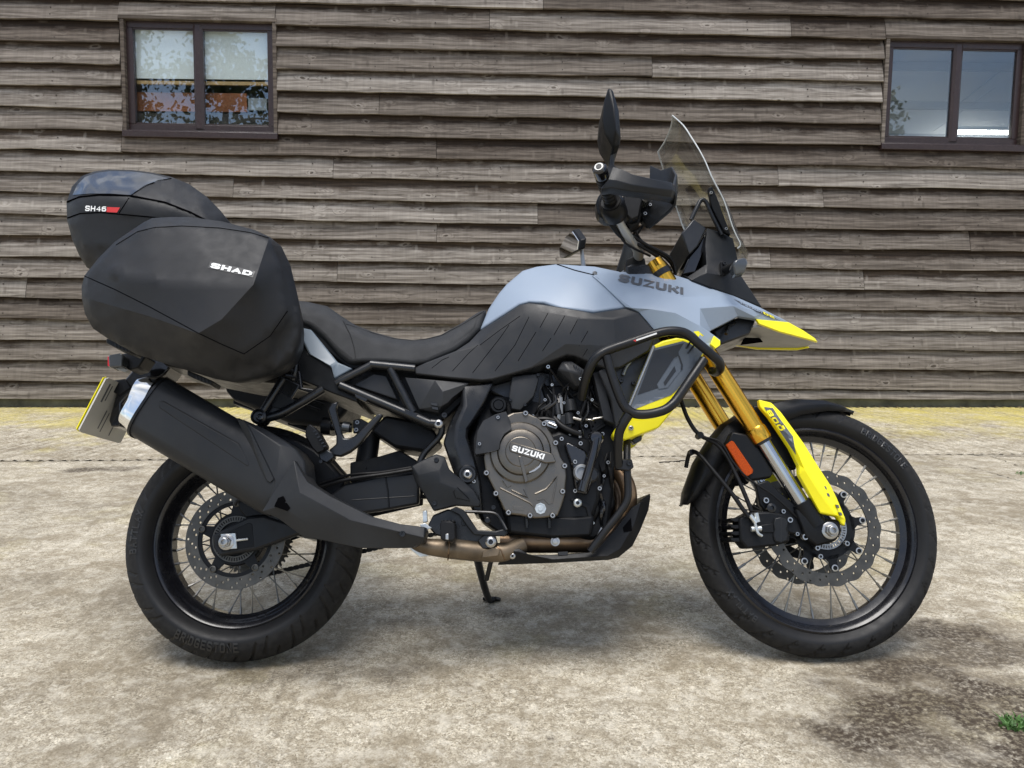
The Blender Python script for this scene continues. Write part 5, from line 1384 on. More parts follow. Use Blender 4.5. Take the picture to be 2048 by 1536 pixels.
tube('shock_spring', [(730 + 5 * math.sin(k * 1.6) + k * .4, 950 - k * 3.2, .028 * math.cos(k * 1.6)) for k in range(26)], .005, 'engine', bike, 6, 3)
body('linkage', P([(700, 925), (760, 912), (800, 900), (840, 925), (830, 950), (760, 956), (700, 965)], .03), mat='engine', parent=bike, back='mirror', bev=.004)
body('shock_tower', P([(770, 830), (860, 848), (880, 880), (850, 905), (790, 895), (740, 862)], .07), mat='plastic', parent=bike, back='mirror', bev=.008)
tube('frame_brace', [(838, 928, .13), (850, 905, .13), (880, 872, .135), (884, 850, .14)], .0085, 'frame', bike, 10)
tube('brake_line', [(560, 1010, .12), (640, 975, .12), (700, 958, .125), (770, 948, .125), (830, 938, .125)], .005, 'hose', bike, 8)
tube('brake_line', [(640, 968, .11), (700, 950, .11), (760, 945, .11), (822, 935, .12)], .004, 'hose', bike, 8)

# ---- rear hugger and mudguard
hug = [(505, 880), (530, 866), (565, 868), (600, 880), (632, 898), (660, 925), (684, 952), (690, 985), (660, 1000), (612, 975), (560, 930)]
body('rear_hugger', P(hug, .095), mat='plastic', parent=bike, back='mirror', bev=.010)
mg = body('rear_mudguard', P([(289, 712), (345, 727), (330, 748), (300, 768), (275, 782), (257, 790), (243, 806), (242, 852), (222, 854), (217, 841), (231, 788), (248, 760)], .045), mat='gloss', parent=bike, back='mirror', bev=.005)
body('plate_bracket', P([(212, 779), (216, 762), (250, 757), (262, 775), (240, 790)], .05), mat='plastic', parent=bike, back='mirror', bev=.003)
# number plate (edge-on from here; its grey back shows)
a0, a1 = B(211, 753, .115), B(154, 862, .115); nrm = Vector((-(a0.z - a1.z), 0, (a0.x - a1.x))).normalized()
def plate_mesh(off, th, c0, c1, half):
    V_ = []
    d = a1 - a0; r = .012
    for o_ in (off, off + th):
        for (t, y) in ((c0, -half + r), (c0, half - r), (c0 + .03, half), (c1 - .03, half), (c1, half - r), (c1, -half + r), (c1 - .03, -half), (c0 + .03, -half)):
            p = a0 + d * t; V_.append(Vector((p.x, y, p.z)) + nrm * o_)
    return mesh_from('number_plate', V_, [tuple(range(8)), tuple(range(8, 16))[::-1]] + [(i, (i + 1) % 8, 8 + (i + 1) % 8, 8 + i) for i in range(8)], 20)
np_ = link('number_plate', plate_mesh(0, -.004, 0, 1.0, .114), 'plategrey', bike)
sgn = 1 if nrm.x < 0 else -1
link('yellow_face', plate_mesh(sgn * .0042, sgn * .0022, 0, 1.0, .114), 'yellow', np_)
# ---- rear indicator
body('indicator_lamp', [(216, 714, .20), (218, 710, .20), (242, 706, .20), (246, 712, .20), (243, 733, .20), (218, 734, .20)], mat='smoke', parent=bike, back=.155, bev=.003)
body('indicator_lens', P([(215, 713), (219, 712), (219, 733), (215, 732)], .199), mat='redlens', parent=bike, back=.157, bev=.001)
body('indicator_stalk', P([(240, 708), (262, 704), (292, 712), (276, 735), (258, 740), (242, 732)], .165), mat='plastic2', parent=bike, back=.10, bev=.004)
body('amber_under', P([(222, 734), (243, 734), (256, 740), (250, 744), (232, 738)], .18), mat='under', parent=bike, back=.16, bev=.001)

# ---- tail and seat
body('tail_panel', [(598, 654, .135), (622, 659, .135), (626, 664, .135), (675, 724, .140), (705, 737, .140), (668, 758, .142), (662, 733, .150), (617, 707, .142), (598, 668, .138)], [[(675, 724, .140), (662, 733, .150)]], mat='paint2', parent=bike, back=.08, bev=.004)
tl = bpy.data.objects['tail_panel']; twin(tl)
body('tail_cowl', [(600, 668, .120), (617, 707, .135), (624, 711, .138), (662, 733, .142), (668, 758, .142), (673, 768, .142), (717, 792, .140), (715, 805, .140), (664, 786, .140), (622, 768, .135), (598, 760, .130), (596, 700, .125)], mat='plastic2', parent=bike, back='mirror', bev=.004)
body('tail_core', P([(300, 705), (420, 690), (520, 640), (600, 650), (640, 720), (700, 760), (700, 790), (620, 770), (480, 760), (330, 730)], .11), mat='plastic', parent=bike, back='mirror', bev=.01)
seat_top = [(470, 610, .085), (520, 594, .085), (560, 594, .090), (600, 600, .095), (613, 601, .095), (653, 610, .095), (679, 628, .100), (708, 647, .100), (746, 662, .100), (790, 674, .100), (824, 678, .100), (853, 675, .098), (882, 667, .094), (926, 642, .086), (956, 622, .080), (974, 615, .078)]
seat_bot = [(962, 658, .100), (938, 683, .120), (912, 701, .130), (882, 714, .140), (853, 726, .146), (830, 729, .150), (765, 724, .152), (724, 724, .152), (698, 726, .150), (677, 709, .146), (648, 677, .140), (618, 652, .136), (600, 645, .134), (520, 640, .130), (470, 635, .120)]
seat_ridge = [(520, 610, .118), (600, 617, .126), (650, 632, .130), (692, 655, .134), (740, 680, .136), (800, 693, .138), (850, 693, .136), (900, 680, .126), (945, 648, .106)]
seat = body('seat', seat_top + seat_bot, [seat_ridge], mat='seat', parent=bike, back='mirror', bev=.014, seg=4, smooth=60)
seam('stitching', [(686, 641), (700, 668), (708, 695), (712, 722)], 'plastic', seat, [seat], .0012)
seam('stitching', [(692, 648), (730, 661), (780, 676), (830, 682), (880, 672), (930, 646), (968, 622)], 'plastic', seat, [seat], .0010, lift=0)
body('seat_base', P([(480, 636), (600, 640), (650, 672), (700, 724), (770, 730), (832, 734), (700, 738), (640, 690), (560, 655)], .125), mat='plastic', parent=bike, back='mirror', bev=.004)

# ---- tank, side covers, shrouds
tank = body('fuel_tank', [(958, 662, .098), (977, 616, .088), (997, 586, .084), (1013, 567, .080), (1045, 540, .072), (1072, 532, .064), (1112, 527, .060), (1190, 532, .060), (1243, 543, .070), (1268, 570, .10), (1270, 614, .17), (1252, 615, .190), (1187, 625, .190), (1120, 618, .182), (1087, 606, .172), (1058, 604, .165), (1040, 609, .158), (1000, 635, .130)],
            [[(1013, 567, .080), (1060, 556, .108), (1120, 560, .130), (1150, 568, .150), (1187, 625, .190)], [(1060, 556, .108), (1112, 545, .10), (1186, 551, .125), (1243, 543, .070)], [(977, 616, .088), (1020, 592, .118), (1060, 585, .140), (1120, 560, .130)], [(1150, 568, .150), (1186, 551, .125)]],
            mat='paint', parent=bike, back='mirror', bev=.010, seg=3, smooth=34)
seam('panel_joint', [(1114, 529), (1150, 541), (1186, 550), (1205, 566), (1230, 592), (1252, 612)], 'groove', tank, [tank], .0022)
lathe('tank_bolt', (1189, 548, .11), [(.09, .007), (.117, .007), (.120, .004), (.120, 0)], 'steel', tank, 14)
cover_o = [(826, 736, .150), (853, 724, .152), (912, 701, .148), (938, 684, .140), (960, 661, .125), (1000, 636, .150), (1040, 609, .170), (1058, 605, .176), (1087, 608, .182), (1160, 620, .196), (1187, 626, .198), (1252, 616, .200), (1278, 625, .205), (1312, 664, .215), (1300, 700, .215), (1240, 735, .205), (1215, 738, .195), (1178, 724, .190), (1150, 712, .185), (1134, 710, .185), (1060, 738, .175), (1010, 752, .168), (985, 759, .165), (964, 761, .163), (900, 756, .158), (830, 748, .152)]
cvr = body('tank_cover', cover_o, [[(1040, 609, .170), (1046, 626, .182), (1070, 621, .188), (1160, 636, .206), (1227, 637, .218), (1278, 625, .205)], [(1046, 626, .182), (960, 690, .160), (912, 701, .148)],
            [(1055, 648, .186), (1131, 688, .196), (1134, 710, .185)], [(1227, 637, .218), (1231, 692, .214), (1240, 735, .205)], [(1131, 688, .196), (1231, 692, .214)]], mat='panel', parent=bike, back='mirror', bev=.004, smooth=18)
for pl in ([(864, 736), (884, 720), (898, 714)], [(905, 742), (938, 706), (956, 690)], [(945, 746), (1000, 676), (1018, 650)], [(990, 742), (1030, 690), (1058, 634)], [(1036, 722), (1072, 664)], [(1080, 655), (1096, 626)], [(1085, 702), (1102, 676)], [(1108, 670), (1130, 631)], [(1140, 668), (1158, 634)], [(1158, 692), (1176, 662)], [(960, 690), (1000, 660), (1040, 632)], [(1165, 714), (1175, 698)]):
    seam('pressed_line', pl, 'groove', cvr, [cvr], .0008)
# radiator and the space behind the shroud
body('radiator', P([(1205, 735), (1300, 700), (1320, 800), (1262, 860), (1228, 830)], .17), mat='blackprint_shade', parent=bike, back='mirror', bev=.006)
body('radiator_bracket', [(1197, 742, .185), (1212, 732, .185), (1250, 824, .190), (1232, 858, .185), (1222, 800, .18)], mat='panel', parent=bike, back=.14, bev=.004)
body('radiator_side', P([(1186, 745), (1200, 740), (1230, 850), (1208, 840)], .16), mat='panel', parent=bike, back=.12, bev=.003)
for x, y, r in ((1242, 761, 5), (1267, 766, 4.5)): bolt(x, y, .18, r, 'frame', bike)
tube('radiator_hose', [(1246, 750, .18), (1252, 735, .18), (1262, 722, .18)], .005, 'alloy', bike, 8)

BK = [(1184, 551, .128), (1243, 544, .092), (1290, 542, .090), (1330, 544, .090), (1384, 561, .094), (1425, 576, .090), (1466, 591, .088), (1520, 615, .078), (1577, 644, .066), (1560, 646, .076), (1513, 638, .108), (1476, 632, .122), (1422, 660, .158), (1419, 664, .168), (1441, 680, .196), (1431, 697, .214), (1400, 690, .222), (1360, 664, .216), (1312, 664, .200), (1278, 624, .202), (1252, 614, .195), (1217, 580, .160)]
beak = body('front_fairing', BK, [[(1264, 616, .206), (1310, 606, .206), (1363, 594, .192), (1430, 592, .150), (1466, 591, .088)], [(1264, 616, .206), (1300, 618, .214), (1351, 626, .224), (1400, 652, .222), (1441, 680, .196)], [(1351, 626, .224), (1400, 617, .200), (1466, 612, .145), (1508, 633, .116)], [(1363, 594, .192), (1351, 626, .224)], [(1466, 612, .145), (1530, 624, .100), (1577, 644, .066)], [(1186, 553, .13), (1216, 578, .158), (1264, 616, .206)]], mat='paint', parent=bike, thick=.016, bev=.0030, smooth=14)
twin(beak)
yn = body('yellow_nose', [(1513, 638, .118), (1577, 644, .072), (1606, 660, .060), (1630, 676, .044), (1636, 684, .034), (1624, 680, .058), (1560, 663, .098), (1518, 647, .116)], mat='yellow', parent=bike, thick=.012, bev=.002); twin(yn)
body('shroud_tip', [(1428, 671, .214), (1441, 681, .212), (1441, 690, .216), (1431, 697, .224), (1421, 688, .226)], mat='yellow', parent=bike, thick=.014, bev=.002)
decal_poly('yellow_flash', [(1387, 663), (1397, 662), (1408, 672), (1396, 673)], 'yellow', beak, [beak])
decal_text('lettering', 'SUZUKI', [(1236, 562), (1366, 589), (1366, 575), (1240, 547)], 'darkprint', beak, [beak], .0030, .30, .27, .16, vfall=.12)
decal_poly('grey_strip', [(1468, 598), (1518, 620), (1562, 642), (1540, 635), (1484, 609)], 'darkprint', beak, [beak], .0026, vfall=.07)
decal_text('lettering', 'V-STROM', [(1480, 607), (1524, 626), (1522, 621), (1478, 601)], 'paint', beak, [beak], .0048, .3, .24, .2, vfall=.08)
decal_text('lettering', 'DE', [(1528, 628), (1550, 638), (1548, 633), (1526, 623)], 'yellow', beak, [beak], .0048, .3, .24, .2, vfall=.07)
# underside of the nose
def strip_between(name, near, mat, lift=0.0, th=.006, parent=bike):
    L_ = [B(*p) + Vector((0, 0, lift)) for p in near]; V_ = []
    for z in (0, th): V_ += [p + Vector((0, 0, z)) for p in L_] + [Vector((p.x, -p.y, p.z + z)) for p in L_]
    n = len(L_); F_ = []
    for i in range(n - 1):
        F_ += [(i, i + 1, n + i + 1, n + i), (2 * n + i, 2 * n + i + 1, 3 * n + i + 1, 3 * n + i), (i, i + 1, 2 * n + i + 1, 2 * n + i), (n + i, n + i + 1, 3 * n + i + 1, 3 * n + i)]
    F_ += [(0, n, 3 * n, 2 * n), (n - 1, 2 * n - 1, 4 * n - 1, 3 * n - 1)]
    return link(name, mesh_from(name, V_, F_, 30), mat, parent)
un = strip_between('nose_underside', [(1506, 655, .092), (1524, 653, .100), (1560, 663, .088), (1618, 678, .050), (1630, 683, .026)], 'under')
bolt(1530, 652, .0, 1, 'frame', bike).scale = (.001, .001, .001) if False else (.006, .006, .006)
body('nose_emblem', P([(1481, 690), (1488, 675), (1520, 676), (1526, 684)], 0.0), mat='groove', parent=bike, back=-.002, bev=0).location = (0, 0, -.0)
body('nose_cavity_shade', P([(1424, 662), (1476, 634), (1512, 640), (1500, 668), (1440, 690)], .075), mat='blackprint_shade', parent=bike, back='mirror', bev=.006)  # black filler that colours in the shade of the nose cavity
tube('fairing_stay', [(1452, 668, .12), (1458, 652, .10), (1470, 645, .08)], .005, 'frame', bike, 8)

# side shroud with the DE lettering
dp = body('side_shroud', [(1308, 690, .228), (1326, 681, .232), (1353, 675, .236), (1368, 677, .238), (1400, 690, .232), (1409, 706, .230), (1385, 742, .226), (1353, 785, .222), (1347, 820, .214), (1318, 855, .200), (1250, 880, .190), (1229, 878, .190), (1225, 868, .190), (1249, 828, .205), (1257, 814, .210)], [[(1257, 814, .210), (1270, 822, .215), (1353, 785, .222)]], mat='yellow', parent=bike, back=.15, bev=.004)
decal_poly('grey_field', [(1310, 696), (1366, 682), (1382, 688), (1406, 706), (1383, 740), (1354, 780), (1342, 790), (1270, 818), (1259, 812)], 'greydecal', dp, [dp], .0014, vfall=.225)
decal_poly('black_field', [(1309, 701), (1368, 686), (1357, 704), (1358, 711), (1348, 716), (1314, 768), (1316, 776), (1275, 790)], 'blackprint_shade', dp, [dp], .0024, vfall=.225)
tube('silver_edge', [(1308, 692, .2285), (1284, 750, .220), (1258, 813, .2115)], .0042, 'steel', dp, 10)
decal_poly('letter', [(1314, 769), (1349, 718), (1357, 712), (1362, 728), (1363, 739), (1335, 775), (1318, 778)], 'greydecal', dp, [dp], .0036, vfall=.225)
decal_poly('letter_hole', [(1327, 765), (1349, 732), (1352, 742), (1330, 772)], 'blackprint_shade', dp, [dp], .0046, vfall=.225)
for sl_ in ([(1356, 711), (1359, 711), (1366, 730), (1365, 740), (1361, 739), (1362, 730)], [(1370, 697), (1378, 684), (1382, 685), (1374, 698)], [(1374, 706), (1386, 690), (1389, 692), (1377, 708)]):
    decal_poly('letter', sl_, 'blackprint_shade', dp, [dp], .0046, vfall=.225)
decal_poly('yellow_line', [(1405, 711), (1407, 712), (1384, 746), (1354, 788), (1353, 785), (1382, 743)], 'yellow', dp, [dp], .0036, vfall=.225)
bolt(1262, 856, .200, 5.2, 'steel', dp, [dp], kind='round')
body('shroud_foot', P([(1262, 880), (1284, 868), (1284, 880), (1270, 888)], .15), mat='frame', parent=bike, back=.12, bev=.003)
# far-side shroud, seen past the fork
twin(dp)

# ---- crash bars
VC = .268
cb = tube('crash_bar', [(1164, 796, .20), (1167, 775, .225), (1177, 742, .255), (1190, 718, VC), (1212, 702, VC + .004), (1262, 684, VC + .006), (1313, 667, VC + .006), (1345, 662, VC + .004), (1372, 667, VC), (1398, 688, VC - .004), (1425, 711, .256), (1438, 724, .244), (1440, 737, .222), (1433, 744, .19), (1424, 742, .17)], .0122, 'tube', bike, 16, 8)
tube('crash_bar_loop', [(1213, 712, VC), (1222, 745, VC), (1236, 785, VC), (1246, 808, VC), (1256, 820, VC), (1272, 828, VC), (1297, 828, VC), (1326, 821, VC), (1343, 810, VC), (1356, 795, VC - .002), (1382, 757, VC - .006), (1408, 719, .252)], .0122, 'tube', cb, 16, 8)
tube('crash_bar_leg', [(1258, 829, VC), (1246, 848, .262), (1238, 868, .250), (1236, 900, .230), (1237, 932, .210)], .0118, 'tube', cb, 16, 8)
tube('crash_bar_lower', [(1254, 880, .16), (1254, 930, .20), (1256, 975, .20), (1254, 1000, .20), (1240, 1024, .198), (1210, 1062, .195), (1180, 1103, .19)], .0098, 'tube', cb, 14, 6)
body('bar_clamp', P([(1232, 918), (1264, 918), (1268, 935), (1258, 942), (1232, 938)], .218), mat='tube', parent=cb, back=.195, bev=.003); bolt(1258, 927, .220, 4.6, 'frame', cb)
decal_poly('bar_label', [(1272, 679), (1313, 665), (1314, 668), (1273, 682)], 'white', cb, [cb], .0012, vfall=VC)
decal_poly('bar_label_mark', [(1266, 681), (1272, 679), (1272, 684)], 'red', cb, [cb], .0012, vfall=VC)

# ---- skid plate
sk = body('skid_plate', [(996, 1130, .150), (1013, 1100, .165), (1039, 1097, .165), (1059, 1110, .165), (1120, 1110, .165), (1178, 1105, .165), (1197, 1096, .165), (1230, 1060, .165), (1265, 1014, .165), (1281, 1005, .165), (1281, 1000, .15), (1300, 987, .12), (1301, 994, .12), (1297, 1020, .13), (1280, 1062, .150), (1265, 1092, .155), (1237, 1115, .155), (1216, 1120, .152), (1105, 1126, .150)],
          [[(1013, 1100, .165), (1039, 1104, .170), (1105, 1119, .172), (1216, 1112, .172), (1240, 1098, .172), (1268, 1050, .172), (1281, 1005, .165)]], mat='plastic', parent=bike, back='mirror', bev=.004)
body('skid_vent', P([(1246, 1055), (1262, 1036), (1264, 1062), (1248, 1064)], .1725), mat='groove', parent=sk, back=.15, bev=0)
bolt(1025, 1112, .170, 6.2, 'steel', sk, [sk], kind='round')
body('skid_tab', P([(1116, 1104), (1136, 1103), (1136, 1110), (1117, 1111)], .168), mat='panel', parent=sk, back=.15, bev=.001)
# rows of tiny print moulded into the back of the plate
for t0, t1, y0, y1 in ((.08, .42, -.088, -.080), (.10, .38, -.072, -.067), (.52, .86, -.040, -.034), (.55, .90, -.022, -.017), (.66, .92, .030, .035)):
    d = a1 - a0; q = []
    for t, y in ((t0, y0), (t1, y0), (t1, y1), (t0, y1)):
        p = a0 + d * t; q.append(Vector((p.x, y, p.z)) - nrm * (sgn * .0046) if sgn > 0 else Vector((p.x, y, p.z)) + nrm * .0)
    link('plate_print', mesh_from('plate_print', q, [(0, 1, 2, 3)], 0), 'darkprint', np_)

# ---- front fork
VF = .103
def fork(sd):
    v = VF
    p_top, p_mid, p_low = B(1398, 680, v), B(1524, 881, v), B(1606, 1011, v)
    d = (p_low - p_mid).normalized(); p_top = p_mid - d * .46
    def s(p): return p if sd > 0 else Vector((p.x, -p.y, p.z))
    g = tube('fork_tube', [s(p_top), s(p_mid - d * .035)], .0268, 'gold', bike, 28, local=True)
    tube('fork_collar', [s(p_mid - d * .040), s(p_mid - d * .034), s(p_mid - d * .006), s(p_mid)], [.0268, .0298, .0298, .0285], 'gold', g, 28, 1, local=True)
    tube('dust_seal', [s(p_mid), s(p_mid + d * .008)], .0262, 'frame', g, 28, local=True)
    tube('fork_slider', [s(p_mid), s(p_low)], .0212, 'slider', bike, 28, local=True)
    tube('fork_bottom', [s(p_low - d * .010), s(p_low + d * .060)], [.0285, .0300], 'plastic', bike, 24, local=True)
    return p_top, d
ptop, fd = fork(1); fork(-1)
fl = body('axle_clamp', [(1590, 1020, .118), (1620, 996, .118), (1648, 1036, .118), (1680, 1040, .118), (1685, 1062, .118), (1673, 1082, .118), (1634, 1093, .118), (1611, 1074, .118)], [[(1590, 1020, .118), (1632, 1050, .130), (1685, 1062, .118)], [(1632, 1050, .130), (1634, 1093, .118)]], mat='plastic', parent=bike, back=.082, bev=.006); twin(fl)
ft = body('caliper_mount', P([(1512, 968), (1536, 960), (1560, 984), (1600, 1016), (1612, 1050), (1610, 1074), (1580, 1066), (1545, 1040), (1520, 1010)], .106), mat='plastic', parent=bike, back=.085, bev=.004)
for x, y, r in ((1531, 1001, 6.5), (1566, 1023, 4.8), (1579, 1040, 6.2), (1609, 1074, 6.6), (1594, 1068, 4.2)): bolt(x, y, .110, r, 'steel', bike)
for x, y in ((1640, 1113), (1693, 1087), (1634, 1096)): bolt(x, y, .100, 5.4, 'steel', bike)
cal = body('front_caliper', P([(1478, 1036), (1500, 1024), (1540, 1022), (1576, 1030), (1580, 1084), (1548, 1092), (1494, 1098), (1480, 1080)], .125), mat='engine', parent=bike, back=.06, bev=.006)
for y in (1036, 1050, 1063, 1076): body('caliper_fin', P([(1462, y), (1540, y - 2), (1540, y + 6), (1470, y + 8), (1462, y + 5)], .118), mat='engine', parent=cal, back=.03, bev=.002)
body('piston_cover', P([(1550, 1036), (1561, 1034), (1573, 1037), (1577, 1048), (1573, 1059), (1577, 1070), (1574, 1082), (1562, 1086), (1550, 1083), (1547, 1070), (1550, 1059), (1547, 1048)], .132), mat='plastic2', parent=cal, back=.10, bev=.003)
seam('casting_line', [(1562, 1035), (1562, 1085)], 'panel', cal, [bpy.data.objects['piston_cover']], .0009)
lathe('caliper_bolt', (1542, 1016, .12), [(.10, .012), (.125, .012), (.127, .006), (.122, .005), (.122, 0)], 'frame', cal, 16)
tube('banjo', [(1502, 1058, .132), (1522, 1057, .132)], .0075, 'nut', cal, 12); tube('banjo_hook', [(1510, 1050, .138), (1516, 1066, .140), (1524, 1072, .138)], .0040, 'nut', cal, 8)
body('caliper_arm', P([(1520, 1050), (1548, 1046), (1550, 1066), (1524, 1066)], .128), mat='engine', parent=cal, back=.11, bev=.003)
# brake hoses
h1 = tube('brake_hose', [(1352, 770, .08), (1361, 798, .09), (1376, 838, .10), (1398, 869, .10), (1432, 887, .10), (1455, 915, .11), (1472, 950, .12), (1488, 985, .13), (1503, 1022, .135)], .0058, 'hose', bike, 10, 8)
h2 = tube('brake_hose', [(1372, 935, .03), (1376, 915, .04), (1382, 903, .06), (1399, 910, .09), (1432, 948, .115), (1466, 990, .13), (1484, 1016, .135), (1498, 1034, .138)], .0058, 'hose', bike, 10, 8)
tube('sensor_wire', [(1399, 872, .105), (1440, 884, .11), (1466, 924, .12), (1500, 960, .125), (1545, 990, .12), (1600, 1040, .11)], .0026, 'hose', bike, 8, 8)
for a, b in (((1500, 1030), (1512, 1046)), ((1512, 1026), (1516, 1044))): tube('hose_ferrule', [(*a, .138), (*b, .138)], .0062, 'nut', bike, 12)
tube('hose_ferrule', [(1509, 1044, .139), (1514, 1058, .139)], .0040, 'nut', bike, 10)
lathe('hose_clip', (1383, 905, .06), [(.045, .008), (.072, .008), (.072, 0)], 'hose', bike, 14); lathe('hose_clip', (1399, 871, .10), [(.085, .009), (.112, .009), (.112, 0)], 'hose', bike, 14)

# ---- front mudguard: arched shell with side skirts
def arch(name, crown, side_drop, half, mat):
    V_, F_ = [], []; n = len(crown)
    cs = [B(x, y, 0) for x, y in crown]
    for i, c in enumerate(cs):
        d = (CF - c).normalized(); dr = side_drop[i]
        sec = [(half[i], dr), (half[i] * .98, dr * .5), (half[i] * .80, .010), (half[i] * .4, .002), (0, 0)]
        row = [(v, k) for v, k in sec] + [(-v, k) for v, k in reversed(sec[:-1])]
        V_ += [c + d * k + Vector((0, -v, 0)) for v, k in row]
    m = 9
    for i in range(n - 1):
        for j in range(m - 1): F_.append((i * m + j, i * m + j + 1, (i + 1) * m + j + 1, (i + 1) * m + j))
    o = link(name, mesh_from(name, V_, F_, 35), mat, bike)
    md = o.modifiers.new('shell', 'SOLIDIFY'); md.thickness = .004; md.offset = 0
    return o
arch('front_mudguard', [(1362, 1010), (1366, 985), (1388, 925), (1416, 880), (1440, 851), (1476, 828), (1512, 812), (1548, 806), (1584, 801), (1641, 803), (1678, 812), (1705, 824)],
     [.010, .036, .055, .060, .062, .064, .066, .062, .052, .038, .024, .003], [.040, .054, .060, .062, .064, .064, .064, .064, .060, .052, .036, .010], 'plastic')
stay = body('fender_stay', [(1452, 888, .108), (1465, 862, .110), (1494, 868, .112), (1520, 900, .112), (1548, 944, .112), (1542, 956, .110), (1500, 962, .108), (1478, 930, .106)], mat='plastic', parent=bike, back=.075, bev=.006); twin(stay)
rf = body('side_reflector', P([(1452, 890), (1463, 881), (1468, 883), (1507, 940), (1506, 946), (1494, 953), (1488, 951)], .1165), mat='orange', parent=bike, back=.105, bev=.0025)
body('fender_inner', P([(1505, 812), (1546, 806), (1585, 860), (1600, 900), (1592, 940), (1560, 930), (1520, 870)], .085), mat='plastic', parent=bike, back=.06, bev=.004)
# yellow fork guard
YG = [(1518, 799, .118), (1543, 805, .118), (1562, 824, .120), (1607, 885, .128), (1645, 945, .132), (1662, 971, .130), (1675, 998, .126), (1692, 1039, .122), (1690, 1052, .120), (1682, 1047, .122), (1675, 1034, .128), (1641, 1026, .134), (1598, 949, .136), (1597, 930, .132), (1580, 896, .128), (1539, 835, .122), (1520, 813, .118)]
yg = body('fork_guard', YG, [[(1543, 805, .118), (1556, 836, .134), (1594, 900, .142), (1610, 938, .146), (1640, 985, .146), (1672, 1030, .136), (1675, 1034, .128)], [(1597, 930, .132), (1610, 938, .146), (1645, 945, .132)], [(1640, 985, .146), (1662, 971, .130)]], mat='yellow', parent=bike, thick=.02, bev=.0035, smooth=24); twin(yg)
decal_poly('grey_insert', [(1528, 814), (1546, 816), (1558, 835), (1586, 873), (1592, 910), (1562, 866)], 'greydecal', yg, [yg], .0022, vfall=.13)
decal_text('lettering', '800', [(1532, 822), (1560, 862), (1569, 860), (1541, 819)], 'yellow', yg, [yg], .0040, .26, .24, .2, vfall=.13)
for x, y in ((1650, 976), (1656, 990), (1675, 1013), (1681, 1028)): body('guard_hole', P([(x - 3, y - 4), (x + 2, y - 3), (x + 4, y + 3), (x - 1, y + 2)], .138), mat='darkprint', parent=yg, back=.12, bev=0)

# ---- head and controls
body('steering_head', P([(1380, 590), (1440, 660), (1400, 700), (1340, 640)], .05), mat='engine', parent=bike, back='mirror', bev=.006)
yk = body('top_yoke', P([(1251, 533), (1262, 528), (1300, 528), (1336, 540), (1352, 560), (1330, 575), (1256, 556)], .10), mat='frame', parent=bike, back='mirror', bev=.006)
for s in (1, -1):
    c = B(1316, 535, VF * .9); c = Vector((c.x, c.y * s, c.z))
    cp = tube('fork_cap', [c, c - fd * .022], [.0268, .0240], 'gold', bike, 24, local=True)
    tube('fork_top', [c + fd * .16, c], .0272, 'gold', bike, 24, local=True)
    tube('cap_ring', [c + fd * .012, c + fd * .030], .0300, 'frame', cp, 24, local=True)
body('bar_clamp', [(1251, 540, .065), (1253, 518, .065), (1268, 510, .065), (1290, 516, .065), (1294, 540, .065)], mat='engine', parent=bike, back=.025, bev=.004)
# handlebar: silver riser bend, grip and controls on the near side, mirrored far side
def bar_pts(s): return [Vector((p.x, p.y * s, p.z)) for p in (B(1272, 528, .03), B(1277, 514, .06), B(1274, 497, .10), B(1258, 476, .19), B(1240, 446, .26), B(1222, 404, .34), B(1202, 346, .445))]
hb = tube('handlebar', bar_pts(1), [.0150, .0150, .0145, .0130, .0112, .0112, .0112], 'barsilver', bike, 20, 8, local=True)
hb2 = tube('handlebar', bar_pts(-1), .0125, 'alloy', bike, 16, 6, local=True)
bp = bar_pts(1)
bd = (bp[-1] - bp[-2]).normalized()
g0, g1 = bp[-1] - bd * .115, bp[-1] - bd * .012
for s in (1, -1):
    f = lambda p: Vector((p.x, p.y * s, p.z))
    gr = tube('grip', [f(g0), f(g1)], .0172, 'hose', bike, 18, local=True)
    for k in range(8):
        c = g0.lerp(g1, (k + .5) / 8); tube('grip_rib', [f(c - bd * .002), f(c + bd * .002)], .0184, 'hose', gr, 18, local=True)
    tube('bar_end', [f(g1), f(g1 + bd * .006), f(g1 + bd * .030), f(g1 + bd * .034)], [.017, .0180, .0180, .014], 'gloss', bike, 22, 1, local=True)
    tube('bar_end_ring', [f(g1 + bd * .033), f(g1 + bd * .0365)], .0110, 'barsilver', bike, 18, local=True)
    tube('bar_end_socket', [f(g1 + bd * .034), f(g1 + bd * .038)], .0070, 'blackprint_shade', bike, 12, local=True)
    hs_ = tube('switch_housing', [f(g0 - bd * .062), f(g0 - bd * .052), f(g0 - bd * .012), f(g0 - bd * .002)], [.026, .034, .034, .027], 'plastic', bike, 20, 1, local=True)
    tube('grip_flange', [f(g0 - bd * .004), f(g0 + bd * .004)], .0250, 'hose', bike, 20, local=True)
# lower bulge of the throttle housing and the brake master cylinder
body('throttle_housing', P([(1192, 402), (1200, 385), (1222, 378), (1246, 388), (1250, 412), (1240, 438), (1212, 440), (1196, 428)], .300), mat='plastic', parent=bike, back=.255, bev=.008)
body('master_cylinder', P([(1246, 390), (1270, 384), (1286, 400), (1280, 432), (1262, 440), (1248, 426)], .275), mat='engine', parent=bike, back=.235, bev=.005)
lathe('fluid_reservoir', (1291, 396, .26), [(.235, .016), (.270, .016), (.272, .013), (.272, 0)], 'smoke', bike, 20)
body('lever_perch', P([(1256, 428), (1284, 424), (1280, 446), (1262, 452), (1252, 446)], .25), mat='engine', parent=bike, back=.21, bev=.003)
tube('brake_lever', [(1280, 392, .25), (1300, 396, .30), (1298, 384, .36), (1285, 362, .43)], [.006, .0055, .005, .005], 'alloy', bike, 10, 6)
for x, y in ((1257, 441), (1269, 440)): bolt(x, y, .245, 3.6, 'steel', bike)
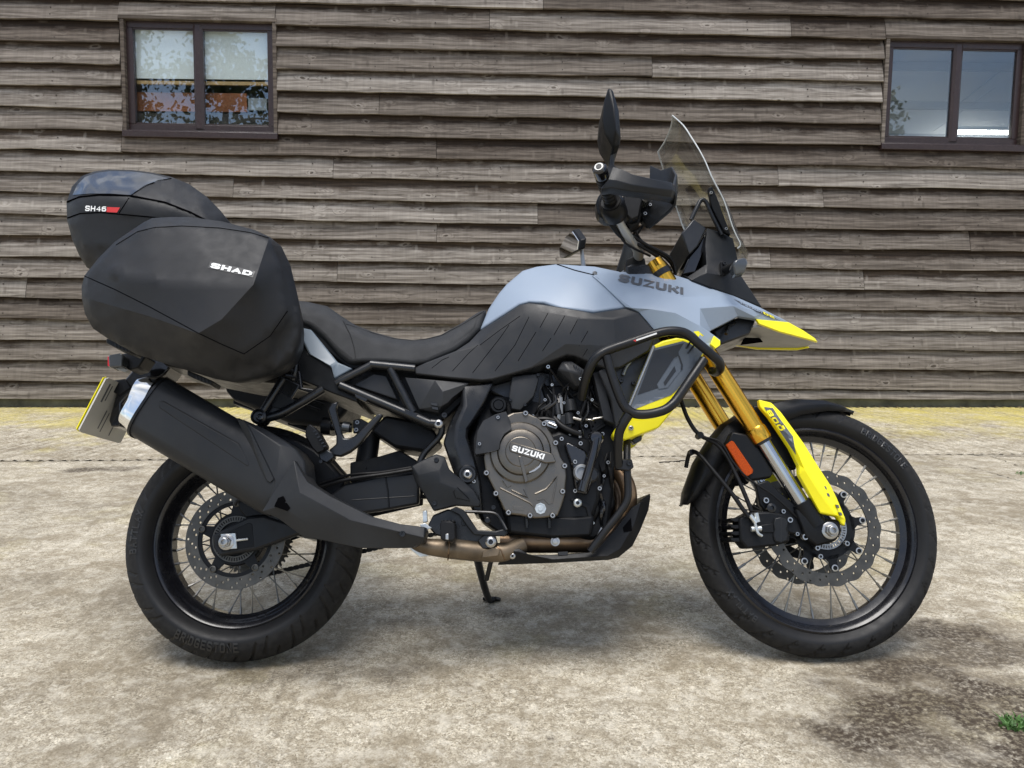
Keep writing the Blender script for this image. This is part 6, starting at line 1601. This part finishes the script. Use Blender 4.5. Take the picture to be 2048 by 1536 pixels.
# wiring and clutch-cable clutter behind the guard
body('switch_block', P([(1226, 412), (1250, 404), (1276, 414), (1282, 440), (1262, 456), (1240, 450)], .225), mat='engine', parent=bike, back=.17, bev=.005)
body('guard_bracket', P([(1262, 372), (1300, 384), (1330, 396), (1322, 420), (1300, 450), (1284, 438), (1278, 408)], .232), mat='engine', parent=bike, back=.20, bev=.004)
for pl in ([(1262, 440, .24), (1270, 460, .20), (1262, 478, .15)], [(1282, 400, .25), (1296, 420, .22), (1286, 450, .19), (1270, 474, .14)], [(1248, 452, .24), (1262, 462, .20), (1280, 456, .22)]):
    tube('clutter_wire', pl, .0040, 'hose', bike, 8)
for q in ((1290, 428, 4), (1300, 410, 3.4), (1264, 448, 3.2)): bolt(q[0], q[1], .236, q[2], 'steel', bike)
# hand guards: strap round the bar end + deflector in front
def solid_sheet(name, rows, mat, th, parent=bike):
    """rows of points -> grid surface with thickness"""
    V_ = [p for r in rows for p in r]; m = len(rows[0]); F_ = []
    for i in range(len(rows) - 1):
        for j in range(m - 1): F_.append((i * m + j, i * m + j + 1, (i + 1) * m + j + 1, (i + 1) * m + j))
    o = link(name, mesh_from(name, V_, F_, 35), mat, parent)
    md = o.modifiers.new('shell', 'SOLIDIFY'); md.thickness = th; md.offset = 0
    bevel(o, .002); return o
hgd = [[B(1225, 336, .450), B(1216, 360, .455), B(1203, 376, .450)], [B(1241, 341, .452), B(1232, 362, .458), B(1222, 374, .452)], [B(1265, 352, .452), B(1262, 370, .458), B(1258, 380, .452)],
       [B(1305, 361, .440), B(1303, 376, .446), B(1300, 385, .440)], [B(1340, 367, .415), B(1343, 380, .418), B(1340, 392, .412)], [B(1350, 372, .385), B(1352, 388, .388), B(1349, 398, .382)]]
hgd = [[r[0] + Vector((.004, .036, 0)), r[0], r[1], r[2], r[2] + Vector((.002, .030, 0))] for r in hgd]
hd = solid_sheet('hand_guard', hgd, 'plastic2', .008)
dfl = [[B(1347, 368, .400), B(1351, 392, .400), B(1350, 408, .385), B(1340, 420, .36), B(1322, 436, .32)], [B(1352, 349, .340), B(1354, 380, .345), B(1350, 410, .335), B(1338, 424, .32), B(1312, 446, .28)], [B(1344, 334, .280), B(1343, 370, .285), B(1336, 408, .28), B(1322, 428, .27), B(1298, 457, .25)],
       [B(1323, 341, .235), B(1322, 372, .240), B(1314, 405, .24), B(1302, 428, .24), B(1288, 446, .235)], [B(1301, 331, .205), B(1300, 355, .210), B(1294, 385, .21), B(1286, 410, .21), B(1280, 432, .21)]]
df = solid_sheet('hand_deflector', dfl, 'plastic2', .006)
for o in (hd, df):
    c = o.copy(); c.data = o.data.copy(); COL.objects.link(c); c.parent = bike
    for v in c.data.vertices: v.co.y = -v.co.y
# mirrors
mm = body('mirror_shell', [(1217, 174, .455), (1226, 179, .455), (1238, 221, .450), (1242, 275, .440), (1239, 291, .435), (1226, 296, .435), (1209, 266, .440), (1205, 240, .445), (1209, 200, .450)], [[(1217, 174, .455), (1228, 215, .470), (1232, 262, .466), (1226, 296, .435)]], mat='plastic', parent=bike, back=.34, bev=.006, seg=3)
tube('mirror_stem', [(1222, 342, .385), (1225, 318, .392), (1229, 296, .40)], [.0065, .0060, .0085], 'frame', mm, 12)
lathe('mirror_foot', (1222, 344, .38), [(.35, .012), (.395, .012), (.395, 0)], 'frame', mm, 14)
fm = [B(x, y, -.46 + (x - 1118) * .0040) for x, y in ((1147, 459), (1161, 480), (1158, 500), (1128, 517), (1119, 515), (1118, 498), (1130, 474))]
def plate3(name, pts, off, mat, parent, shrink=1.0):
    c = sum(pts, Vector()) / len(pts); q = [c + (p - c) * shrink for p in pts]; n = len(q)
    V_ = [p for p in q] + [p + off for p in q]
    return link(name, mesh_from(name, V_, [tuple(range(n)), tuple(range(n, 2 * n))[::-1]] + [(i, (i + 1) % n, n + (i + 1) % n, n + i) for i in range(n)], 20), mat, parent)
m2 = plate3('mirror_shell', fm, Vector((.022, 0, .006)), 'plastic', bike); bevel(m2, .004)
M['mirror'] = plain('mirror_glass', (0.8, 0.82, 0.84), 0.02, metal=1.0, rvar=0.01)
plate3('mirror_glass', fm, Vector((-.003, 0, -.001)), 'mirror', m2, .88)
tube('mirror_stem', [(1154, 490, -.33), (1163, 489, -.34), (1164, 505, -.35), (1167, 535, -.36)], [.007, .009, .006, .0085], 'alloy', m2, 12)
# cables
for pl, r in (([(1214, 436, .28), (1226, 456, .25), (1246, 476, .20), (1288, 494, .12), (1330, 514, .07), (1349, 540, .05), (1346, 568, .04)], .0055),
              ([(1222, 440, .28), (1240, 466, .22), (1268, 484, .16), (1310, 510, .10), (1338, 536, .06), (1340, 560, .05)], .0048),
              ([(1240, 440, .26), (1252, 462, .22), (1290, 488, .14), (1340, 516, .08), (1352, 545, .06)], .0050),
              ([(1266, 446, .23), (1280, 478, .16), (1312, 508, .10), (1328, 530, .07)], .0036),
              ([(1243, 452, .25), (1240, 470, .22), (1256, 490, .18), (1300, 512, .10)], .0034)):
    tube('control_cable', pl, r, 'hose', bike, 10, 8)

# ---- instrument cowl, screen
body('front_cowl', [(1366, 549, .085), (1376, 553, .095), (1413, 528, .095), (1410, 490, .085), (1414, 456, .070), (1440, 464, .070), (1466, 476, .062), (1476, 520, .062), (1483, 552, .070), (1505, 585, .066), (1524, 614, .055), (1470, 592, .09), (1420, 574, .105), (1384, 561, .105)], [[(1414, 456, .070), (1440, 510, .092), (1452, 552, .100), (1524, 614, .055)], [(1376, 553, .095), (1413, 545, .110), (1452, 552, .100)]], mat='plastic2', parent=bike, back='mirror', bev=.004, smooth=24)
body('instrument_panel', [(1363, 466, .085), (1387, 437, .085), (1413, 456, .080), (1396, 492, .080), (1379, 509, .085)], mat='blackprint_shade', parent=bike, back='mirror', bev=.004)
body('instrument_mount', P([(1364, 549), (1379, 512), (1396, 492), (1412, 462), (1420, 470), (1390, 545)], .06), mat='gloss', parent=bike, back='mirror', bev=.004)
sb = tube('screen_bracket', [(1382, 440, .075), (1394, 415, .078), (1402, 401, .078), (1412, 404, .078), (1424, 430, .078), (1444, 470, .078)], .0065, 'frame', bike, 10)
body('screen_rail', P([(1417, 376), (1424, 372), (1436, 398), (1462, 470), (1448, 462), (1424, 414)], .088), mat='plastic', parent=bike, back=.070, bev=.003)
body('screen_rail', P([(1417, 376), (1424, 372), (1436, 398), (1462, 470), (1448, 462), (1424, 414)], -.070), mat='plastic', parent=bike, back=-.088, bev=.003)
for q in ((1422, 386), (1452, 458)): bolt(*q, .090, 3.2, 'steel', bike)
near_e = [(1345, 231), (1367, 251), (1383, 275), (1398, 299), (1411, 324), (1422, 350), (1434, 374), (1446, 397), (1455, 422), (1463, 448), (1472, 470), (1481, 489), (1475, 497)]
nv = [.105, .135, .150, .160, .166, .170, .168, .160, .150, .140, .132, .124, .118]
rows = []
for (x, y), v in zip(near_e, nv):
    p = B(x, y, v); row = []
    for k in range(13):
        t = 1 - 2 * k / 12
        # curved across: the middle of the screen stands further forward
        row.append(Vector((p.x + (.012 + .043 * min(1, len(rows) / 6)) * (1 - t * t), p.y * t, p.z + .004 * (1 - t * t))))
    rows.append(row)
V_ = [p for r in rows for p in r]; F_ = []
for i in range(len(rows) - 1):
    for j in range(12): F_.append((i * 13 + j, i * 13 + j + 1, (i + 1) * 13 + j + 1, (i + 1) * 13 + j))
scr = link('windscreen', mesh_from('windscreen', V_, F_, 180), 'screen', bike)
md = scr.modifiers.new('shell', 'SOLIDIFY'); md.thickness = .0035; md.offset = 0
edge = [r[0] for r in rows]; far = [r[-1] for r in rows]
for nm, pl in (('screen_edge', edge), ('screen_edge', far), ('screen_edge', rows[0])):
    v, f = sweep(spline(pl, 3), .0021, 6); link(nm, mesh_from(nm, v, f, 60), 'edge', scr)
# front indicator
ind = tube('indicator_stalk', [(1450, 541, .10), (1464, 534, .15), (1476, 528, .19)], [.013, .012, .011], 'plastic', bike, 14)
body('indicator_lamp', [(1466, 528, .215), (1470, 520, .215), (1488, 515, .215), (1494, 518, .215), (1496, 526, .215), (1490, 546, .205), (1470, 550, .205)], mat='smoke', parent=ind, back=.175, bev=.004)
body('indicator_plate', P([(1441, 524), (1448, 519), (1456, 524), (1456, 548), (1442, 550)], .108), mat='plastic', parent=bike, back=.08, bev=.002); bolt(1449, 527, .110, 4, 'frame', bike)

# ================================================================ LUGGAGE
def thing(name, label, cat, c):
    o = empty(name, label, cat); o.matrix_world = BIKE_M; return o
pan = thing('pannier', 'large matt charcoal pannier with SHAD badge hung on the near side of the motorcycle', 'pannier', None)
PO = [(276, 463, 0.408), (258, 464, 0.376), (288, 444, 0.368), (305, 436, 0.366), (340, 434, 0.366), (378, 434, 0.366), (446, 443, 0.368), (510, 460, 0.371), (540, 474, 0.372), (563, 493, 0.372), (581, 531, 0.374), (595, 590, 0.374), (600, 631, 0.372), (598, 672, 0.368), (584, 710, 0.362), (562, 732, 0.358), (540, 743, 0.356), (490, 760, 0.356), (464, 764, 0.356), (431, 758, 0.356), (378, 742, 0.356), (276, 710, 0.356), (217, 678, 0.358), (186, 657, 0.361), (170, 628, 0.366), (164, 598, 0.372), (163, 575, 0.374), (169, 551, 0.376), (197, 516, 0.376), (229, 484, 0.376)]
PO = PO[1:]
T_ = [(258, 468, .386), (276, 463, .400), (310, 455, .408), (364, 452, .412), (440, 456, .416), (500, 465, .418), (538, 476, .418)]
pan_lid = body('pannier_shell', PO, [[(176, 553, .385), (202, 520, .392), (232, 490, .394)] + T_, [(538, 476, .418), (507, 569, .480), (443, 639, .480), (396, 667, .474), (300, 633, .440), (178, 598, .392)],
     [(538, 476, .418), (566, 540, .410), (576, 622, .408), (540, 668, .414), (488, 708, .420), (396, 667, .474)], [(176, 553, .385), (178, 598, .392), (186, 630, .380), (240, 674, .378), (340, 712, .385), (430, 738, .388), (488, 708, .420)],
     [(488, 708, .420), (540, 720, .372), (590, 640, .378), (576, 560, .385), (538, 476, .418)], [(225, 548, .425), (310, 560, .452), (400, 566, .470), (507, 569, .480)], [(232, 490, .394), (300, 505, .428), (400, 510, .446), (500, 505, .442)], [(430, 738, .388), (470, 745, .372), (540, 720, .372)]],
     mat='case', parent=pan, back=.20, bev=0, smooth=85, grid=14, back_scale=.86, soft=0, sharp=(1,))
body('pannier_inner', P([(200, 540), (300, 460), (500, 480), (560, 560), (560, 690), (480, 740), (300, 700), (200, 640)], .205), mat='plastic', parent=pan, back=.165, bev=.01)
seam('lid_seam', [(169, 552), (230, 579), (300, 614), (396, 666), (440, 687), (488, 708), (540, 672), (575, 622)], 'groove', pan, [pan_lid], .0011)
seam('lid_seam', [(232, 490), (276, 463), (310, 455), (364, 452), (440, 456), (500, 465), (538, 476)], 'groove', pan, [pan_lid], .0011)
decal_poly('badge', [(421, 523), (510, 542), (506, 555), (416, 536)], 'blackprint_shade', pan, [pan_lid], .0012, vfall=.46)
decal_text('lettering', 'SHAD', [(420, 535), (502, 552), (506, 543), (424, 525)], 'white', pan, [pan_lid], .0026, .30, .28, .14, vfall=.46)
for x0, y0 in ((212, 676), (374, 740)):
    h = body('hinge', P([(x0, y0), (x0 + 20, y0 + 8), (x0 + 52, y0 + 22), (x0 + 48, y0 + 30), (x0 + 16, y0 + 18), (x0, y0 + 10)], .30), mat='plastic2', parent=pan, back=.24, bev=.003)
    for k in range(4): body('hinge_slot', P([(x0 + 16 + k * 7, y0 + 9 + k * 2.6), (x0 + 19 + k * 7, y0 + 10 + k * 2.6), (x0 + 20 + k * 7, y0 + 18 + k * 2.6), (x0 + 17 + k * 7, y0 + 17 + k * 2.6)], .3012), mat='blackprint_shade', parent=h, back=.28, bev=0)
# the pair on the far side, most of it hidden
pan2 = thing('pannier', 'second dark pannier half hidden behind the rear wheel arch on the far side', 'pannier', None)
pan['group'] = pan2['group'] = 'panniers of the motorcycle'
FO = [(446, 755), (451, 782), (468, 801), (509, 818), (580, 846), (638, 852), (673, 844), (697, 818), (705, 780), (690, 700), (600, 640), (500, 640), (450, 700)]
body('pannier_shell', P(FO, -.22), [[(470, 790, -.22), (560, 826, -.22), (660, 838, -.22), (688, 800, -.22)]], mat='case', parent=pan2, back=-.44, bev=.03, seg=4)
for k in range(5): tube('pannier_rib', [(560 + k * 12, 790 - k * 6, -.215), (640 + k * 8, 820 - k * 12, -.215)], .003, 'plastic', pan2, 6)
for x0, y0 in ((466, 800), (575, 842)): body('hinge', P([(x0, y0), (x0 + 40, y0 + 14), (x0 + 38, y0 + 20), (x0, y0 + 7)], -.25), mat='plastic2', parent=pan2, back=-.3, bev=.002)
# pannier carrier on the bike
body('carrier_plate', P([(562, 740), (600, 742), (604, 775), (640, 780), (632, 790), (560, 766)], .150), mat='frame', parent=bike, back=.13, bev=.003)
cr_ = tube('carrier_arm', [(520, 834, .165), (540, 800, .165), (566, 758, .16)], .011, 'frame', bike, 12)
tube('carrier_arm', [(526, 838, .165), (560, 828, .165), (600, 806, .16), (646, 778, .15)], .012, 'frame', bike, 12)
body('carrier_web', P([(512, 838), (522, 812), (560, 752), (600, 770), (578, 806), (548, 838), (525, 846)], .155), mat='frame', parent=bike, back=.145, bev=.003)
body('carrier_panel', P([(536, 812), (562, 782), (592, 804), (560, 818)], .158), mat='plastic2', parent=bike, back=.150, bev=.002)
lathe('carrier_boss', (520, 835, .17), [(.14, .020), (.186, .020), (.190, .015), (.184, .013), (.184, 0)], 'frame', bike, 24); bolt(520, 835, .190, 7.5, 'gloss', bike, kind='round')
for k in range(4): tube('carrier_bar', [(560 + k * 3, 712 + k * 13, .20), (592, 716 + k * 13, .165)], .0045, 'frame', bike, 8)
tube('carrier_post', [(594, 690, .17), (590, 740, .17), (586, 760, .165)], .008, 'frame', bike, 10)
# ---- top case
tcase = thing('top_case', 'rounded black top case with glossy lid and white SH46 on its side', 'top case', None)
TO = [(133, 405, .215), (144, 373, .205), (164, 352, .200), (188, 343, .196), (217, 339, .190), (264, 340, .190), (305, 345, .190), (343, 354, .190), (378, 368, .192), (413, 393, .192), (440, 420, .190), (456, 442, .185), (450, 470, .19), (420, 520, .19), (360, 560, .19), (300, 580, .19), (225, 566, .19), (173, 534, .19), (158, 510, .200), (144, 478, .210), (134, 440, .218)]
tcs = body('case_base', TO, [[(144, 400, .246), (200, 388, .272), (262, 392, .280), (330, 404, .280), (381, 424, .270), (440, 460, .24)], [(144, 400, .246), (146, 436, .246), (178, 520, .225), (230, 548, .22), (300, 560, .22), (400, 500, .23), (440, 460, .24)], [(146, 436, .246), (200, 428, .262), (260, 430, .272), (330, 440, .270)],
     [(144, 400, .246), (168, 368, .228), (215, 354, .215), (264, 354, .214), (343, 366, .214), (410, 404, .22), (440, 460, .24)], [(262, 392, .280), (300, 366, .238), (343, 357, .205)], [(165, 490, .238), (230, 500, .25), (330, 480, .25)]], mat='case', parent=tcase, back='mirror', bev=0, smooth=85, grid=11, soft=4)
decal_poly('glossy_lid', [(145, 390), (154, 370), (170, 354), (192, 346), (220, 342), (264, 343), (303, 348), (340, 357), (316, 362), (290, 372), (262, 390), (220, 387), (180, 387)], 'casegloss', tcase, [tcs], .0036, 6, vfall=.25, smooth=80)
seam('lid_seam', [(135, 404), (160, 394), (200, 390), (262, 392), (330, 405), (381, 425), (430, 450)], 'groove', tcase, [tcs], .0030)
seam('lid_seam', [(262, 391), (290, 372), (316, 362), (343, 357)], 'groove', tcase, [tcs], .0022)
seam('base_seam', [(135, 436), (160, 427), (200, 425), (235, 428), (300, 434), (360, 440)], 'groove', tcase, [tcs], .0018)
seam('base_seam', [(238, 426), (258, 396)], 'groove', tcase, [tcs], .0014)
decal_text('lettering', 'SH46', [(170, 422), (212, 423), (213, 413), (171, 411)], 'white', tcase, [tcs], .0016, .24, .22, .2, vfall=.26)
decal_poly('red_mark', [(214, 414), (240, 415), (234, 425), (213, 424)], 'red', tcase, [tcs], .0016, vfall=.26)
body('case_rack', P([(250, 640), (480, 600), (520, 640), (460, 680), (280, 690)], .10), mat='frame', parent=bike, back='mirror', bev=.006)
